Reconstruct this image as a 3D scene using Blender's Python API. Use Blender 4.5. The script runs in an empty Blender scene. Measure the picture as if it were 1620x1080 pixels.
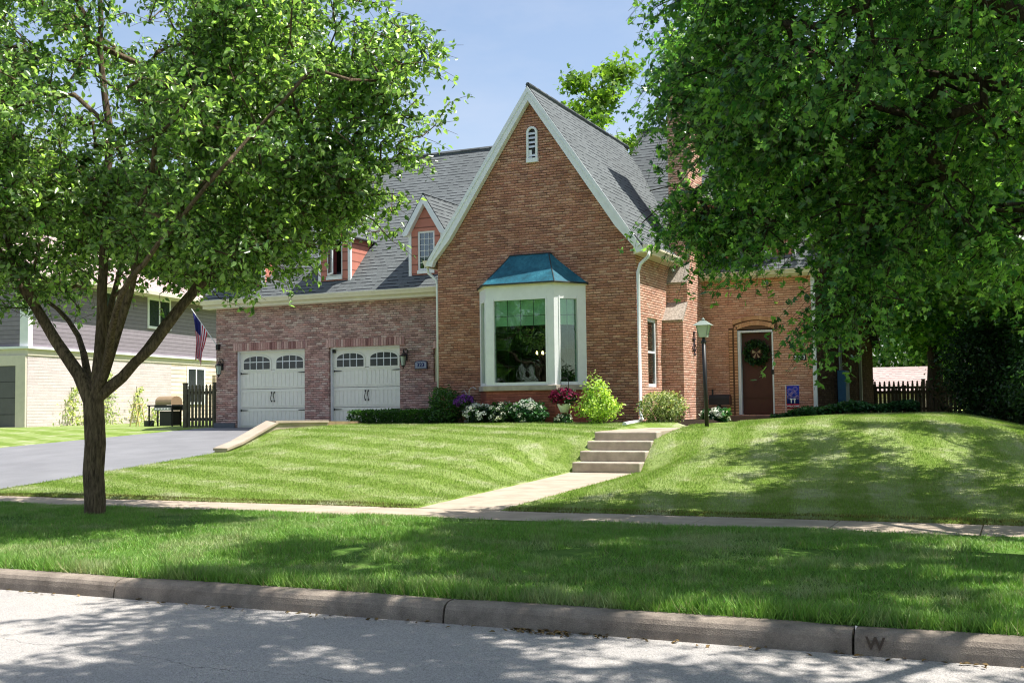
import bpy, math, random
import numpy as np
from mathutils import Matrix, Vector
random.seed(7); RNG = np.random.default_rng(11)
S = bpy.context.scene; COL = S.collection; R = math.radians

# ------------------------------------------------------------------ camera
cam = bpy.data.objects.new('camera', bpy.data.cameras.new('camera')); COL.objects.link(cam); S.camera = cam
cam.data.sensor_width = 36; cam.data.lens = 39.71; cam.data.clip_end = 900; cam.data.clip_start = .1
CM = Matrix(((.91094754, .03450559, .41107658), (.41231806, -.04481117, -.90993724), (-.0129771, .99839938, -.0550479))).to_4x4()
CM.translation = (7.945, -24.438, 1.65); cam.matrix_world = CM
# ------------------------------------------------------------------ light
SUN = Vector((.47, .14, 1)).normalized()
W = bpy.data.worlds.new('World'); S.world = W; W.use_nodes = True
sky = W.node_tree.nodes.new('ShaderNodeTexSky'); sky.sky_type = 'NISHITA'; sky.sun_disc = False
sky.sun_elevation = math.asin(SUN.z); sky.sun_rotation = math.atan2(SUN.x, SUN.y)
sky.air_density = 1.0; sky.dust_density = 1.6; sky.ozone_density = 1.0
wt = W.node_tree; wc = wt.nodes.new('ShaderNodeTexCoord'); wn = wt.nodes.new('ShaderNodeTexNoise'); wm = wt.nodes.new('ShaderNodeMapping'); wm.inputs[3].default_value = (1, 1, 2.6)
wt.links.new(wc.outputs[0], wm.inputs[0]); wt.links.new(wm.outputs[0], wn.inputs[0]); wn.inputs['Scale'].default_value = 2.2; wn.inputs['Detail'].default_value = 6; wn.inputs['Roughness'].default_value = .62
wr = wt.nodes.new('ShaderNodeMapRange'); wr.inputs[1].default_value = .38; wr.inputs[2].default_value = .72; wr.inputs[3].default_value = .12; wr.inputs[4].default_value = .62; wt.links.new(wn.outputs[0], wr.inputs[0])
wx = wt.nodes.new('ShaderNodeMix'); wx.data_type = 'RGBA'; wt.links.new(wr.outputs[0], wx.inputs[0]); wt.links.new(sky.outputs[0], wx.inputs[6]); wx.inputs[7].default_value = (3.9, 4.2, 4.9, 1); wt.links.new(wx.outputs[2], wt.nodes['Background'].inputs[0])
W.node_tree.nodes['Background'].inputs[1].default_value = .108
sl = bpy.data.lights.new('sun', 'SUN'); sl.energy = 4.8; sl.angle = R(.53); sl.color = (1, .955, .88)
so = bpy.data.objects.new('sun', sl); COL.objects.link(so); so.rotation_euler = (-SUN).to_track_quat('-Z', 'Y').to_euler(); so.location = (0, 0, 40)
S.view_settings.view_transform = 'Standard'; S.view_settings.look = 'None'; S.view_settings.exposure = .9; S.view_settings.gamma = 1
S.cycles.pixel_filter_type = 'BLACKMAN_HARRIS'; S.cycles.filter_width = 1.15; S.cycles.max_bounces = 7; S.cycles.diffuse_bounces = 4; S.cycles.transparent_max_bounces = 12; S.cycles.caustics_reflective = False; S.cycles.caustics_refractive = False

# ------------------------------------------------------------------ node helpers
class NT:
    def __init__(s, name):
        s.m = bpy.data.materials.new(name); s.m.use_nodes = True; s.t = s.m.node_tree; s.t.nodes.clear()
        s.out = s.t.nodes.new('ShaderNodeOutputMaterial')
    def n(s, typ, ins=None, out=0, **p):
        x = s.t.nodes.new('ShaderNode' + typ)
        for k, v in p.items(): setattr(x, k, v)
        for k, v in (ins or {}).items(): s.set(x.inputs[k], v)
        return x.outputs[out]
    def set(s, i, v):
        if isinstance(v, bpy.types.NodeSocket): s.t.links.new(v, i)
        elif isinstance(v, (tuple, list)) and len(v) == 3 and i.type == 'RGBA': i.default_value = (*v, 1)
        else: i.default_value = v
    def m_(s, op, a, b=0., c=0.): return s.n('Math', {0: a, 1: b, 2: c}, operation=op)
    def mix(s, f, a, b, blend='MIX'):
        x = s.t.nodes.new('ShaderNodeMix'); x.data_type = 'RGBA'; x.blend_type = blend
        s.set(x.inputs[0], f); s.set(x.inputs[6], a); s.set(x.inputs[7], b); return x.outputs[2]
    def ramp(s, f, stops, interp='LINEAR'):
        x = s.t.nodes.new('ShaderNodeValToRGB'); x.color_ramp.interpolation = interp
        e = x.color_ramp.elements
        while len(e) < len(stops): e.new(.5)
        for k, (p, c) in enumerate(stops):
            e[k].position = p; e[k].color = (*c, 1) if len(c) == 3 else c
        s.set(x.inputs[0], f); return x.outputs[0]
    def obj(s): return s.n('TexCoord', out=3)
    def xyz(s, v):
        x = s.t.nodes.new('ShaderNodeSeparateXYZ'); s.set(x.inputs[0], v); return x.outputs
    def comb(s, a, b, c=0.): return s.n('CombineXYZ', {0: a, 1: b, 2: c})
    def noise(s, scale, detail=3, rough=.55, vec=None, out=0): return s.n('TexNoise', {'Vector': vec or s.obj(), 'Scale': scale, 'Detail': detail, 'Roughness': rough}, out=out)
    def bump(s, h, dist=.01, st=1.): return s.n('Bump', {'Height': h, 'Distance': dist, 'Strength': st})
    def bsdf(s, col, rough=.8, spec=.3, bump=None, metal=0., extra=None, link=True):
        d = {'Base Color': col, 'Roughness': rough, 'Specular IOR Level': spec, 'Metallic': metal}
        if bump is not None: d['Normal'] = bump
        d.update(extra or {})
        o = s.n('BsdfPrincipled', d)
        if link: s.t.links.new(o, s.out.inputs[0])
        return o

def g(v): return tuple(((c / 255) / 12.92 if c / 255 <= .04045 else ((c / 255 + .055) / 1.055) ** 2.4) for c in v)   # srgb -> linear

def plain(name, col, rough=.6, spec=.35, metal=0., var=.12, nscale=6., bump=0., bscale=60.):
    a = NT(name); v = a.noise(nscale, 4)
    c = a.mix(1., col, a.ramp(v, [(.3, (1 - var,) * 3), (.7, (1 + var * .4,) * 3)]), 'MULTIPLY')
    b = a.bump(a.noise(bscale, 3), bump) if bump else None
    a.bsdf(c, rough, spec, b, metal); return a.m

def brick(name, cols, mortar, w=.185, h=.060, mf=.16, big=.25, bumpd=.02, rot=False, soot_=.6, jmin=.15):
    a = NT(name); o = a.xyz(a.obj()); wn = a.noise(9, 2)
    u = a.m_('ADD', o[0], o[1]); v = o[2]
    if rot: u, v = v, u
    v = a.m_('ADD', v, a.m_('MULTIPLY', a.m_('SUBTRACT', wn, .5), .028)); jn = a.noise(3.5, 4, .7)
    r = a.m_('DIVIDE', v, h); row = a.m_('FLOOR', r); fv = a.m_('FRACT', r)
    sh = a.n('TexWhiteNoise', {'W': row}, noise_dimensions='1D')
    c = a.m_('ADD', a.m_('DIVIDE', u, w), a.m_('ADD', a.m_('MULTIPLY', row, .5), a.m_('MULTIPLY', sh, .25))); colu = a.m_('FLOOR', c); fu = a.m_('FRACT', c)
    rnd = a.n('TexWhiteNoise', {'Vector': a.comb(row, colu, 0.)}, noise_dimensions='3D')
    rnd2 = a.n('TexWhiteNoise', {'Vector': a.comb(row, colu, 5.)}, noise_dimensions='3D')
    # mortar joints: deep raked horizontal, thin vertical
    mh = a.n('MapRange', {0: fv, 1: mf * .55, 2: mf, 3: 0., 4: 1.}); du = a.m_('MULTIPLY', a.m_('MINIMUM', fu, a.m_('SUBTRACT', 1., fu)), w / h)
    mv = a.n('MapRange', {0: du, 1: mf * .25, 2: mf * .55, 3: 0., 4: 1.})
    mv = a.m_('ADD', a.m_('MULTIPLY', mv, .55), .45); jd = a.n('MapRange', {0: jn, 1: .35, 2: .62, 3: jmin, 4: 1.})      # joints fade and deepen along the wall
    k = a.m_('MINIMUM', mh, mv); kc = a.m_('SUBTRACT', 1., a.m_('MULTIPLY', a.m_('SUBTRACT', 1., k), jd))
    col = a.ramp(rnd, [(i / (len(cols) - 1) if len(cols) > 1 else 0, q) for i, q in enumerate(cols)])
    fine = a.noise(55, 3, .7)
    col = a.mix(1., col, a.ramp(fine, [(.25, (.66,) * 3), (.75, (1.28,) * 3)]), 'MULTIPLY')
    bg = a.noise(.55, 4, .6); bg2 = a.noise(2.3, 4, .6)
    col = a.mix(1., col, a.ramp(bg, [(.3, (1 - big,) * 3), (.7, (1 + big * .6,) * 3)]), 'MULTIPLY')
    col = a.mix(1., col, a.ramp(bg2, [(.3, (1 - big * .7,) * 3), (.7, (1 + big * .5,) * 3)]), 'MULTIPLY')
    soot = a.n('MapRange', {0: a.noise(1.1, 6, .72), 1: .5, 2: .7, 3: 0., 4: soot_}); col = a.mix(soot, col, a.mix(1., col, (.5, .52, .55), 'MULTIPLY'))
    col = a.mix(kc, mortar, col)
    hgt = a.m_('ADD', a.m_('MULTIPLY', k, .8), a.m_('ADD', a.m_('MULTIPLY', rnd2, .55), a.m_('MULTIPLY', fine, .35)))
    a.bsdf(col, .9, .15, a.bump(hgt, bumpd)); return a.m

def shingle(name, base, dark, exp=.14, tab=.16, vmul=1.43):
    a = NT(name); o = a.xyz(a.obj()); nn = a.xyz(a.n('NewGeometry', out=1))
    side = a.m_('GREATER_THAN', a.m_('ABSOLUTE', nn[0]), a.m_('ABSOLUTE', nn[1]))
    u = a.m_('ADD', a.m_('MULTIPLY', o[0], a.m_('SUBTRACT', 1., side)), a.m_('MULTIPLY', o[1], side))
    v = a.m_('MULTIPLY', o[2], a.m_('SUBTRACT', vmul, a.m_('MULTIPLY', side, .2)))
    r = a.m_('DIVIDE', v, exp); row = a.m_('FLOOR', r); fv = a.m_('FRACT', r)
    sh = a.n('TexWhiteNoise', {'W': row}, noise_dimensions='1D')
    c = a.m_('ADD', a.m_('DIVIDE', u, tab), a.m_('MULTIPLY', sh, 7.)); ci = a.m_('FLOOR', c); fu = a.m_('FRACT', c)
    rnd = a.n('TexWhiteNoise', {'Vector': a.comb(row, ci)}, noise_dimensions='3D')
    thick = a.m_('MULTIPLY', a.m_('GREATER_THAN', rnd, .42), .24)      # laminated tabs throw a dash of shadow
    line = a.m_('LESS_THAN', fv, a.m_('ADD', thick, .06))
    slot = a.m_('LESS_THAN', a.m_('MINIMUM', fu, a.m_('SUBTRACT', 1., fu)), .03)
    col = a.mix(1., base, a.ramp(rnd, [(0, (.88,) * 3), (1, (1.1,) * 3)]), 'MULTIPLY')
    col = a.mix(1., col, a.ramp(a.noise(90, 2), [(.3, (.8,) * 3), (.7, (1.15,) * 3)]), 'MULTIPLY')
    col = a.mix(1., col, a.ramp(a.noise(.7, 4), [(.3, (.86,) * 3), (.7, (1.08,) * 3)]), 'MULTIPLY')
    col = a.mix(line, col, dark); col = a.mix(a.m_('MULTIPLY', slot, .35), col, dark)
    a.bsdf(col, .9, .2, a.bump(a.m_('SUBTRACT', 1., fv), .012, .8)); return a.m

def leafmat(name, c1, c2, trans=.35, rough=.38, spec=.5, tcol=None):
    a = NT(name); rnd = a.n('NewGeometry', out=8)
    big = a.noise(1.1, 3)
    c = a.ramp(rnd, [(0, tuple(x * .5 for x in c1)), (.3, c1), (.7, c2), (.93, c2), (1, tuple(min(1, x * 1.8) for x in c2))])
    c = a.mix(1., c, a.ramp(big, [(.35, (.75, .8, .8)), (.65, (1.25, 1.15, 1.))]), 'MULTIPLY')
    p = a.bsdf(c, rough, spec, link=False)
    t = a.n('BsdfTranslucent', {'Color': a.mix(1., c, tcol or (1.9, 2.1, .9), 'MULTIPLY')})
    x = a.n('MixShader', {0: trans, 1: p, 2: t}); a.t.links.new(x, a.out.inputs[0]); return a.m

def glassmat(name, tint=(.55, .6, .55), refl=.12):
    a = NT(name); f = a.n('LayerWeight', {'Blend': .35}, out=0)
    f = a.m_('ADD', a.m_('MULTIPLY', f, .6), refl)
    gl = a.n('BsdfGlossy', {'Color': (.9, .95, .95), 'Roughness': .015, 'Normal': a.bump(a.noise(1.6, 1), .004)})
    tr = a.n('BsdfTransparent', {'Color': tint}); x = a.n('MixShader', {0: f, 1: tr, 2: gl}); a.t.links.new(x, a.out.inputs[0]); return a.m

def emit(name, col, st):
    a = NT(name); e = a.n('Emission', {'Color': col, 'Strength': st}); a.t.links.new(e, a.out.inputs[0]); return a.m

M = {}
M['brick'] = brick('brown_brick', [g((176, 122, 100)), g((208, 154, 130)), g((188, 132, 110)), g((216, 170, 146)), g((164, 118, 102)), g((194, 134, 112))], g((88, 64, 56)), big=.2, mf=.36, bumpd=.03)
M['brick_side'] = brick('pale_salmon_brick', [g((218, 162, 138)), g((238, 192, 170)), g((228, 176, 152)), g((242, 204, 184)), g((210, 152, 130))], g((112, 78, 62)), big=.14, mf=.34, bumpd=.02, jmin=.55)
M['brick_entry'] = brick('bounce_lit_brick', [g((218, 156, 128)), g((238, 184, 156)), g((226, 168, 140)), g((244, 196, 170)), g((210, 152, 126))], g((146, 100, 80)), big=.14, mf=.32, bumpd=.014, jmin=.5)  # bounce light from the sunlit side is put into this brighter, oranger colour
M['brick_garage'] = brick('plum_brick', [g((192, 150, 142)), g((220, 184, 174)), g((200, 158, 150)), g((226, 200, 190)), g((162, 130, 124)), g((208, 160, 150))], g((98, 78, 74)), big=.2, mf=.36, bumpd=.03, soot_=.8)
M['brick_end'] = brick('shaded_old_brick', [g((104, 80, 66)), g((134, 104, 86)), g((118, 88, 72)), g((150, 120, 98))], g((62, 50, 42)), big=.25, mf=.24)  # dark brick, taken darker still so its colour carries the tree shade
M['brick_cream'] = brick('cream_painted_brick', [g((206, 192, 194)), g((212, 200, 202)), g((200, 188, 190))], g((184, 168, 158)), w=.4, h=.1, mf=.14, big=.06, bumpd=.004, soot_=0.)
a = NT('loose_brick'); rd = a.n('NewGeometry', out=8)
c = a.ramp(rd, [(0, g((120, 84, 82))), (.3, g((176, 132, 126))), (.6, g((204, 168, 160))), (.85, g((150, 110, 108))), (1, g((214, 184, 174)))])
a.bsdf(a.mix(1., c, a.ramp(a.noise(40, 3), [(.3, (.8,) * 3), (.7, (1.15,) * 3)]), 'MULTIPLY'), .9, .15, a.bump(a.noise(40, 3), .006)); M['brick_loose'] = a.m
a = NT('arch_brick'); rd = a.n('NewGeometry', out=8)
c = a.ramp(rd, [(0, g((190, 138, 104))), (.5, g((222, 172, 132))), (1, g((204, 152, 114)))])
a.bsdf(a.mix(1., c, a.ramp(a.noise(40, 3), [(.3, (.85,) * 3), (.7, (1.1,) * 3)]), 'MULTIPLY'), .9, .15, a.bump(a.noise(40, 3), .004)); M['brick_arch'] = a.m
M['mortar'] = plain('mortar', g((110, 84, 66)), .95, .1)
M['shingle'] = shingle('grey_shingle', g((99, 104, 105)), g((42, 46, 49)))
M['shingle_n'] = shingle('pink_grey_shingle', g((184, 162, 158)), g((130, 112, 112)))
M['white'] = plain('white_paint', g((226, 228, 230)), .5, .4, var=.06, bump=.002)
M['cream'] = plain('cream_metal', g((222, 214, 190)), .45, .4, var=.08)
M['door_white'] = plain('garage_door_paint', g((230, 228, 216)), .5, .4, var=.05)
M['copper'] = None
a = NT('blue_copper'); n1 = a.noise(2.2, 5, .7); o = a.xyz(a.obj())
st = a.noise(1., 4, .7, a.comb(a.m_('MULTIPLY', o[0], 14.), a.m_('MULTIPLY', o[1], 14.), a.m_('MULTIPLY', o[2], 1.2)))
c = a.ramp(a.m_('ADD', a.m_('MULTIPLY', n1, .6), a.m_('MULTIPLY', st, .4)), [(.3, g((16, 60, 72))), (.5, g((30, 94, 112))), (.72, g((62, 132, 146)))])
a.bsdf(c, .68, .3, a.bump(st, .006), .1); M['copper'] = a.m
M['copper_edge'] = plain('dark_copper_edge', g((40, 50, 52)), .5, .4, .3)
M['glass'] = glassmat('window_glass'); M['glass_dark'] = glassmat('dark_window_glass', (.25, .28, .3), .14)
M['glass_bay'] = glassmat('bay_window_glass', (.78, .95, .84), .05)
M['interior'] = plain('dark_interior', g((44, 38, 32)), .9, .1)
M['blind'] = plain('pale_blind', g((214, 224, 208)), .8, .1)
M['black'] = plain('black_metal', (.012, .012, .013), .45, .4)
M['charcoal'] = plain('charcoal', (.03, .03, .033), .6, .3)
M['door_brown'] = plain('brown_door_paint', g((84, 50, 42)), .5, .3, var=.1)
M['concrete'] = plain('old_concrete', g((180, 168, 154)), .9, .2, var=.26, nscale=5, bump=.004, bscale=70)
M['concrete_lt'] = plain('pale_concrete', g((172, 158, 142)), .9, .2, var=.2, nscale=3, bump=.003, bscale=80)
M['stone_cap'] = plain('speckled_stone', g((170, 160, 148)), .9, .2, var=.5, nscale=22, bump=.012, bscale=30)
M['timber'] = plain('tan_timber', g((150, 130, 100)), .85, .2, var=.3, nscale=9)
M['fence'] = plain('weathered_wood', g((96, 90, 76)), .85, .2, var=.4, nscale=8, bump=.004)
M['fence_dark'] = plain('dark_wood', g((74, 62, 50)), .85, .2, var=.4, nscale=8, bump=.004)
M['plinth'] = plain('grey_plinth', g((98, 102, 108)), .85, .2)
M['siding_pink'] = None
def siding(name, c1, step=.2, dark=.45, var=.1):
    a = NT(name); o = a.xyz(a.obj()); r = a.m_('DIVIDE', o[2], step); f = a.m_('FRACT', r)
    rn = a.n('TexWhiteNoise', {'W': a.m_('FLOOR', r)}, noise_dimensions='1D')
    c = a.mix(1., c1, a.ramp(rn, [(0, (1 - var,) * 3), (1, (1 + var,) * 3)]), 'MULTIPLY')
    c = a.mix(1., c, a.ramp(a.noise(5, 3), [(.3, (.92,) * 3), (.7, (1.06,) * 3)]), 'MULTIPLY')
    c = a.mix(a.n('MapRange', {0: f, 1: .1, 2: .16, 3: 1., 4: 0.}), c, tuple(x * dark for x in c1))
    a.bsdf(c, .7, .25, a.bump(a.m_('SUBTRACT', 1., f), .02)); return a.m
M['siding_pink'] = siding('salmon_siding', g((188, 122, 106)), .24)
M['siding_grey'] = siding('mauve_grey_siding', g((132, 124, 132)), .15, .6)
M['siding_white'] = siding('white_slat_siding', g((222, 206, 184)), .17, .35)
M['gutter'] = M['cream']
M['bark'] = None
def bark(name, c1, c2):
    a = NT(name); o = a.xyz(a.obj()); v = a.comb(a.m_('MULTIPLY', o[0], 22.), a.m_('MULTIPLY', o[1], 22.), a.m_('MULTIPLY', o[2], 4.))
    n1 = a.n('TexNoise', {'Vector': v, 'Scale': 1.6, 'Detail': 5, 'Roughness': .7})
    c = a.mix(1., a.ramp(n1, [(.35, c1), (.62, c2)]), a.ramp(a.noise(2.5, 3), [(.3, (.75,) * 3), (.7, (1.2,) * 3)]), 'MULTIPLY')
    a.bsdf(c, .9, .15, a.bump(n1, .03)); return a.m
M['bark'] = bark('grey_brown_bark', g((64, 54, 44)), g((122, 106, 86)))
M['bark2'] = bark('dark_bark', g((44, 38, 32)), g((88, 76, 62)))
M['leaf_pear'] = leafmat('pear_leaf', (.09, .18, .06), (.28, .42, .16), .48, .3, 1.)
M['leaf_maple'] = leafmat('maple_leaf', (.05, .16, .05), (.18, .34, .09), .48, .34, .8)
M['leaf_bg'] = leafmat('far_leaf', (.07, .2, .05), (.2, .36, .08), .48, .4, .45)
M['leaf_yellow'] = leafmat('yellow_green_leaf', (.10, .2, .03), (.2, .32, .05), .4, .5, .3)
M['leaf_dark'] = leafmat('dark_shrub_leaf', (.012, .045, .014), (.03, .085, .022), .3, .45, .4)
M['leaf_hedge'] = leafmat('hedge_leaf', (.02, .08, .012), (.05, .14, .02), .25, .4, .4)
M['leaf_lime'] = leafmat('lime_leaf', (.22, .38, .06), (.5, .62, .2), .35, .45, .35)
M['leaf_varieg'] = leafmat('variegated_leaf', (.12, .2, .05), (.5, .52, .28), .3, .5, .3)
M['leaf_hosta'] = leafmat('ground_cover_leaf', (.02, .085, .03), (.05, .15, .05), .25, .4, .4)
M['leaf_vine'] = leafmat('vine_leaf', (.34, .42, .22), (.58, .62, .38), .35, .5, .3)
M['leaf_dry'] = leafmat('dry_leaf', (.10, .07, .03), (.2, .14, .07), .1, .7, .2)
M['petal_white'] = leafmat('white_petal', (.6, .65, .55), (.85, .87, .8), .3, .6, .2, (1, 1, 1))
M['petal_purple'] = leafmat('purple_petal', (.07, .02, .16), (.2, .06, .36), .3, .6, .2, (1, 1, 1))
M['petal_red'] = leafmat('wine_petal', (.06, .005, .02), (.22, .015, .07), .3, .6, .2, (1, 1, 1))

def lawnmat(name, c1, c2, stripes, trans=0.):
    a = NT(name); o = a.xyz(a.obj()); rnd = a.n('NewGeometry', out=8)
    n1 = a.noise(1.3, 4, .65); n2 = a.noise(7, 4, .7); n3 = a.noise(60, 3, .7)
    f = a.m_('ADD', a.m_('MULTIPLY', n2, .6), a.m_('MULTIPLY', n3, .5))
    c = a.ramp(f, [(.3, c1), (.75, c2)])
    c = a.mix(a.n('MapRange', {0: n1, 1: .5, 2: .66, 3: 0., 4: .6}), c, (.46, .46, .28))
    if stripes:
        nz = a.m_('ADD', a.m_('MULTIPLY', a.noise(.3, 2), 1.1), a.m_('MULTIPLY', a.noise(2.5, 4, .7), .5))
        wr_ = a.m_('ADD', a.m_('ADD', o[0], a.m_('MULTIPLY', o[1], .12)), nz); wl_ = a.m_('ADD', a.m_('ADD', a.m_('MULTIPLY', o[1], 1.), a.m_('MULTIPLY', o[0], .42)), nz)
        sd = a.m_('GREATER_THAN', o[0], 1.15); w = a.m_('ADD', a.m_('MULTIPLY', wr_, sd), a.m_('MULTIPLY', wl_, a.m_('SUBTRACT', 1., sd)))
        s = a.m_('SINE', a.m_('MULTIPLY', w, 6.4)); s = a.n('MapRange', {0: s, 1: -.3, 2: .3, 3: 0., 4: 1.})
        c = a.mix(1., c, a.ramp(s, [(0, (.77, .86, .6)), (.45, (.95, .97, .9)), (.55, (1.03, 1.02, 1.05)), (1, (1.12, 1.09, 1.3))]), 'MULTIPLY')
    if trans:
        c = a.mix(1., c, a.ramp(rnd, [(0, (.7,) * 3), (1, (1.3,) * 3)]), 'MULTIPLY')
        c = a.mix(a.m_('GREATER_THAN', rnd, .93), c, (.34, .32, .16))
        p = a.bsdf(c, .5, .35, link=False); t = a.n('BsdfTranslucent', {'Color': a.mix(1., c, (1.3, 1.4, .8), 'MULTIPLY')})
        x = a.n('MixShader', {0: trans, 1: p, 2: t}); a.t.links.new(x, a.out.inputs[0])
    else: a.bsdf(c, .9, .1, a.bump(a.m_('ADD', n2, n3), .03))
    return a.m
M['lawn'] = lawnmat('mown_lawn', (.15, .23, .045), (.30, .38, .11), True)
M['lawn_blade'] = lawnmat('mown_blade', (.16, .26, .045), (.33, .43, .12), True, .35)
M['park_blade'] = lawnmat('rough_blade', (.06, .21, .03), (.29, .47, .09), False, .25)
a = NT('soil_under_grass'); nb_ = a.noise(3, 5, .7)
a.bsdf(a.ramp(nb_, [(.35, (.06, .14, .02)), (.6, (.11, .2, .04)), (.8, (.2, .19, .09))]), .95, .1, a.bump(a.noise(30, 4), .03)); M['soil'] = a.m
M['mulch'] = plain('dark_mulch', (.028, .02, .014), .95, .1, var=.5, nscale=25, bump=.03, bscale=40)
a = NT('worn_road'); sp = a.n('TexVoronoi', {'Vector': a.obj(), 'Scale': 150.}, out=1); o = a.xyz(a.obj())
c = a.mix(1., (.40, .385, .37), a.ramp(a.n('SeparateColor', {0: sp}), [(0, (.58,) * 3), (.5, (.97,) * 3), (1, (1.22,) * 3)]), 'MULTIPLY')
c = a.mix(1., c, a.ramp(a.noise(.8, 5, .6), [(.3, (.86, .86, .88)), (.7, (1.08, 1.05, 1.02))]), 'MULTIPLY')
c = a.mix(1., c, a.ramp(a.noise(260, 2), [(.3, (.75,) * 3), (.7, (1.15,) * 3)]), 'MULTIPLY')
wob = a.m_('ADD', a.m_('MULTIPLY', a.m_('SUBTRACT', a.noise(1.2, 5, .7), .5), .5), a.m_('ADD', o[1], a.m_('MULTIPLY', o[0], .06)))
cr = a.m_('LESS_THAN', a.m_('ABSOLUTE', a.m_('ADD', wob, 18.35)), .0045); cr2 = a.m_('LESS_THAN', a.m_('ABSOLUTE', a.m_('ADD', wob, 19.6)), .005)
c = a.mix(a.m_('MULTIPLY', a.m_('MAXIMUM', cr, cr2), .6), c, (.08, .075, .07))
a.bsdf(c, .85, .25, a.bump(a.n('TexVoronoi', {'Vector': a.obj(), 'Scale': 150.}, out=0), .002)); M['road'] = a.m
a = NT('sealed_drive'); c = a.mix(1., (.205, .205, .215), a.ramp(a.noise(1.2, 5), [(.3, (.85,) * 3), (.7, (1.1,) * 3)]), 'MULTIPLY')
a.bsdf(a.mix(1., c, a.ramp(a.noise(120, 2), [(.3, (.85,) * 3), (.7, (1.1,) * 3)]), 'MULTIPLY'), .6, .4, a.bump(a.noise(120, 2), .003)); M['drive'] = a.m
a = NT('kerb_concrete'); c = a.mix(1., g((152, 142, 132)), a.ramp(a.noise(4, 5, .7), [(.3, (.55, .53, .52)), (.7, (1.15, 1.13, 1.1))]), 'MULTIPLY')
c = a.mix(1., c, a.ramp(a.noise(150, 2), [(.3, (.75,) * 3), (.7, (1.15,) * 3)]), 'MULTIPLY')
a.bsdf(c, .9, .2, a.bump(a.noise(110, 3), .006)); M['kerb'] = a.m
M['w_dark'] = plain('engraved_dark', g((84, 74, 66)), .9, .1)
M['blue_grey'] = plain('blue_grey_metal', g((84, 132, 176)), .5, .4, var=.15)
M['flag_red'] = plain('flag_red', g((176, 30, 52)), .8, .1); M['flag_white'] = plain('flag_white', g((232, 226, 232)), .8, .1); M['flag_blue'] = plain('flag_blue', g((40, 44, 98)), .8, .1)
M['banner_blue'] = plain('banner_blue', g((44, 62, 160)), .8, .1); M['banner_red'] = plain('banner_red', g((178, 40, 60)), .8, .1); M['banner_pink'] = plain('banner_sparks', g((230, 190, 226)), .8, .1)
M['plaque'] = plain('slate_plaque', g((72, 76, 100)), .6, .3); M['plaque_face'] = plain('grey_plaque_face', g((150, 156, 176)), .6, .3)
M['yellow_wood'] = plain('pale_yellow_wood', g((206, 186, 130)), .8, .2); M['steel'] = plain('brushed_steel', (.35, .35, .36), .35, .5, .8)
M['hood'] = plain('tan_hood', g((150, 128, 100)), .5, .4); M['pot'] = plain('grey_pail', g((110, 112, 104)), .7, .3)
M['lamp_glass'] = plain('frosted_glass', g((176, 190, 176)), .25, .5, var=.05); M['verdigris'] = plain('lamp_cap', g((130, 142, 134)), .6, .3)
M['ndoor'] = plain('slate_garage_door', g((96, 94, 98)), .6, .3, var=.08); M['n_cream'] = plain('cream_trim', g((206, 198, 184)), .7, .2, var=.06)
M['bulb'] = emit('candle_bulb', (1., .62, .28), 9.)
M['curtain'] = plain('red_curtain', g((120, 60, 64)), .9, .1)
M['iron'] = plain('rusty_iron', g((70, 60, 66)), .7, .3)

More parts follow.
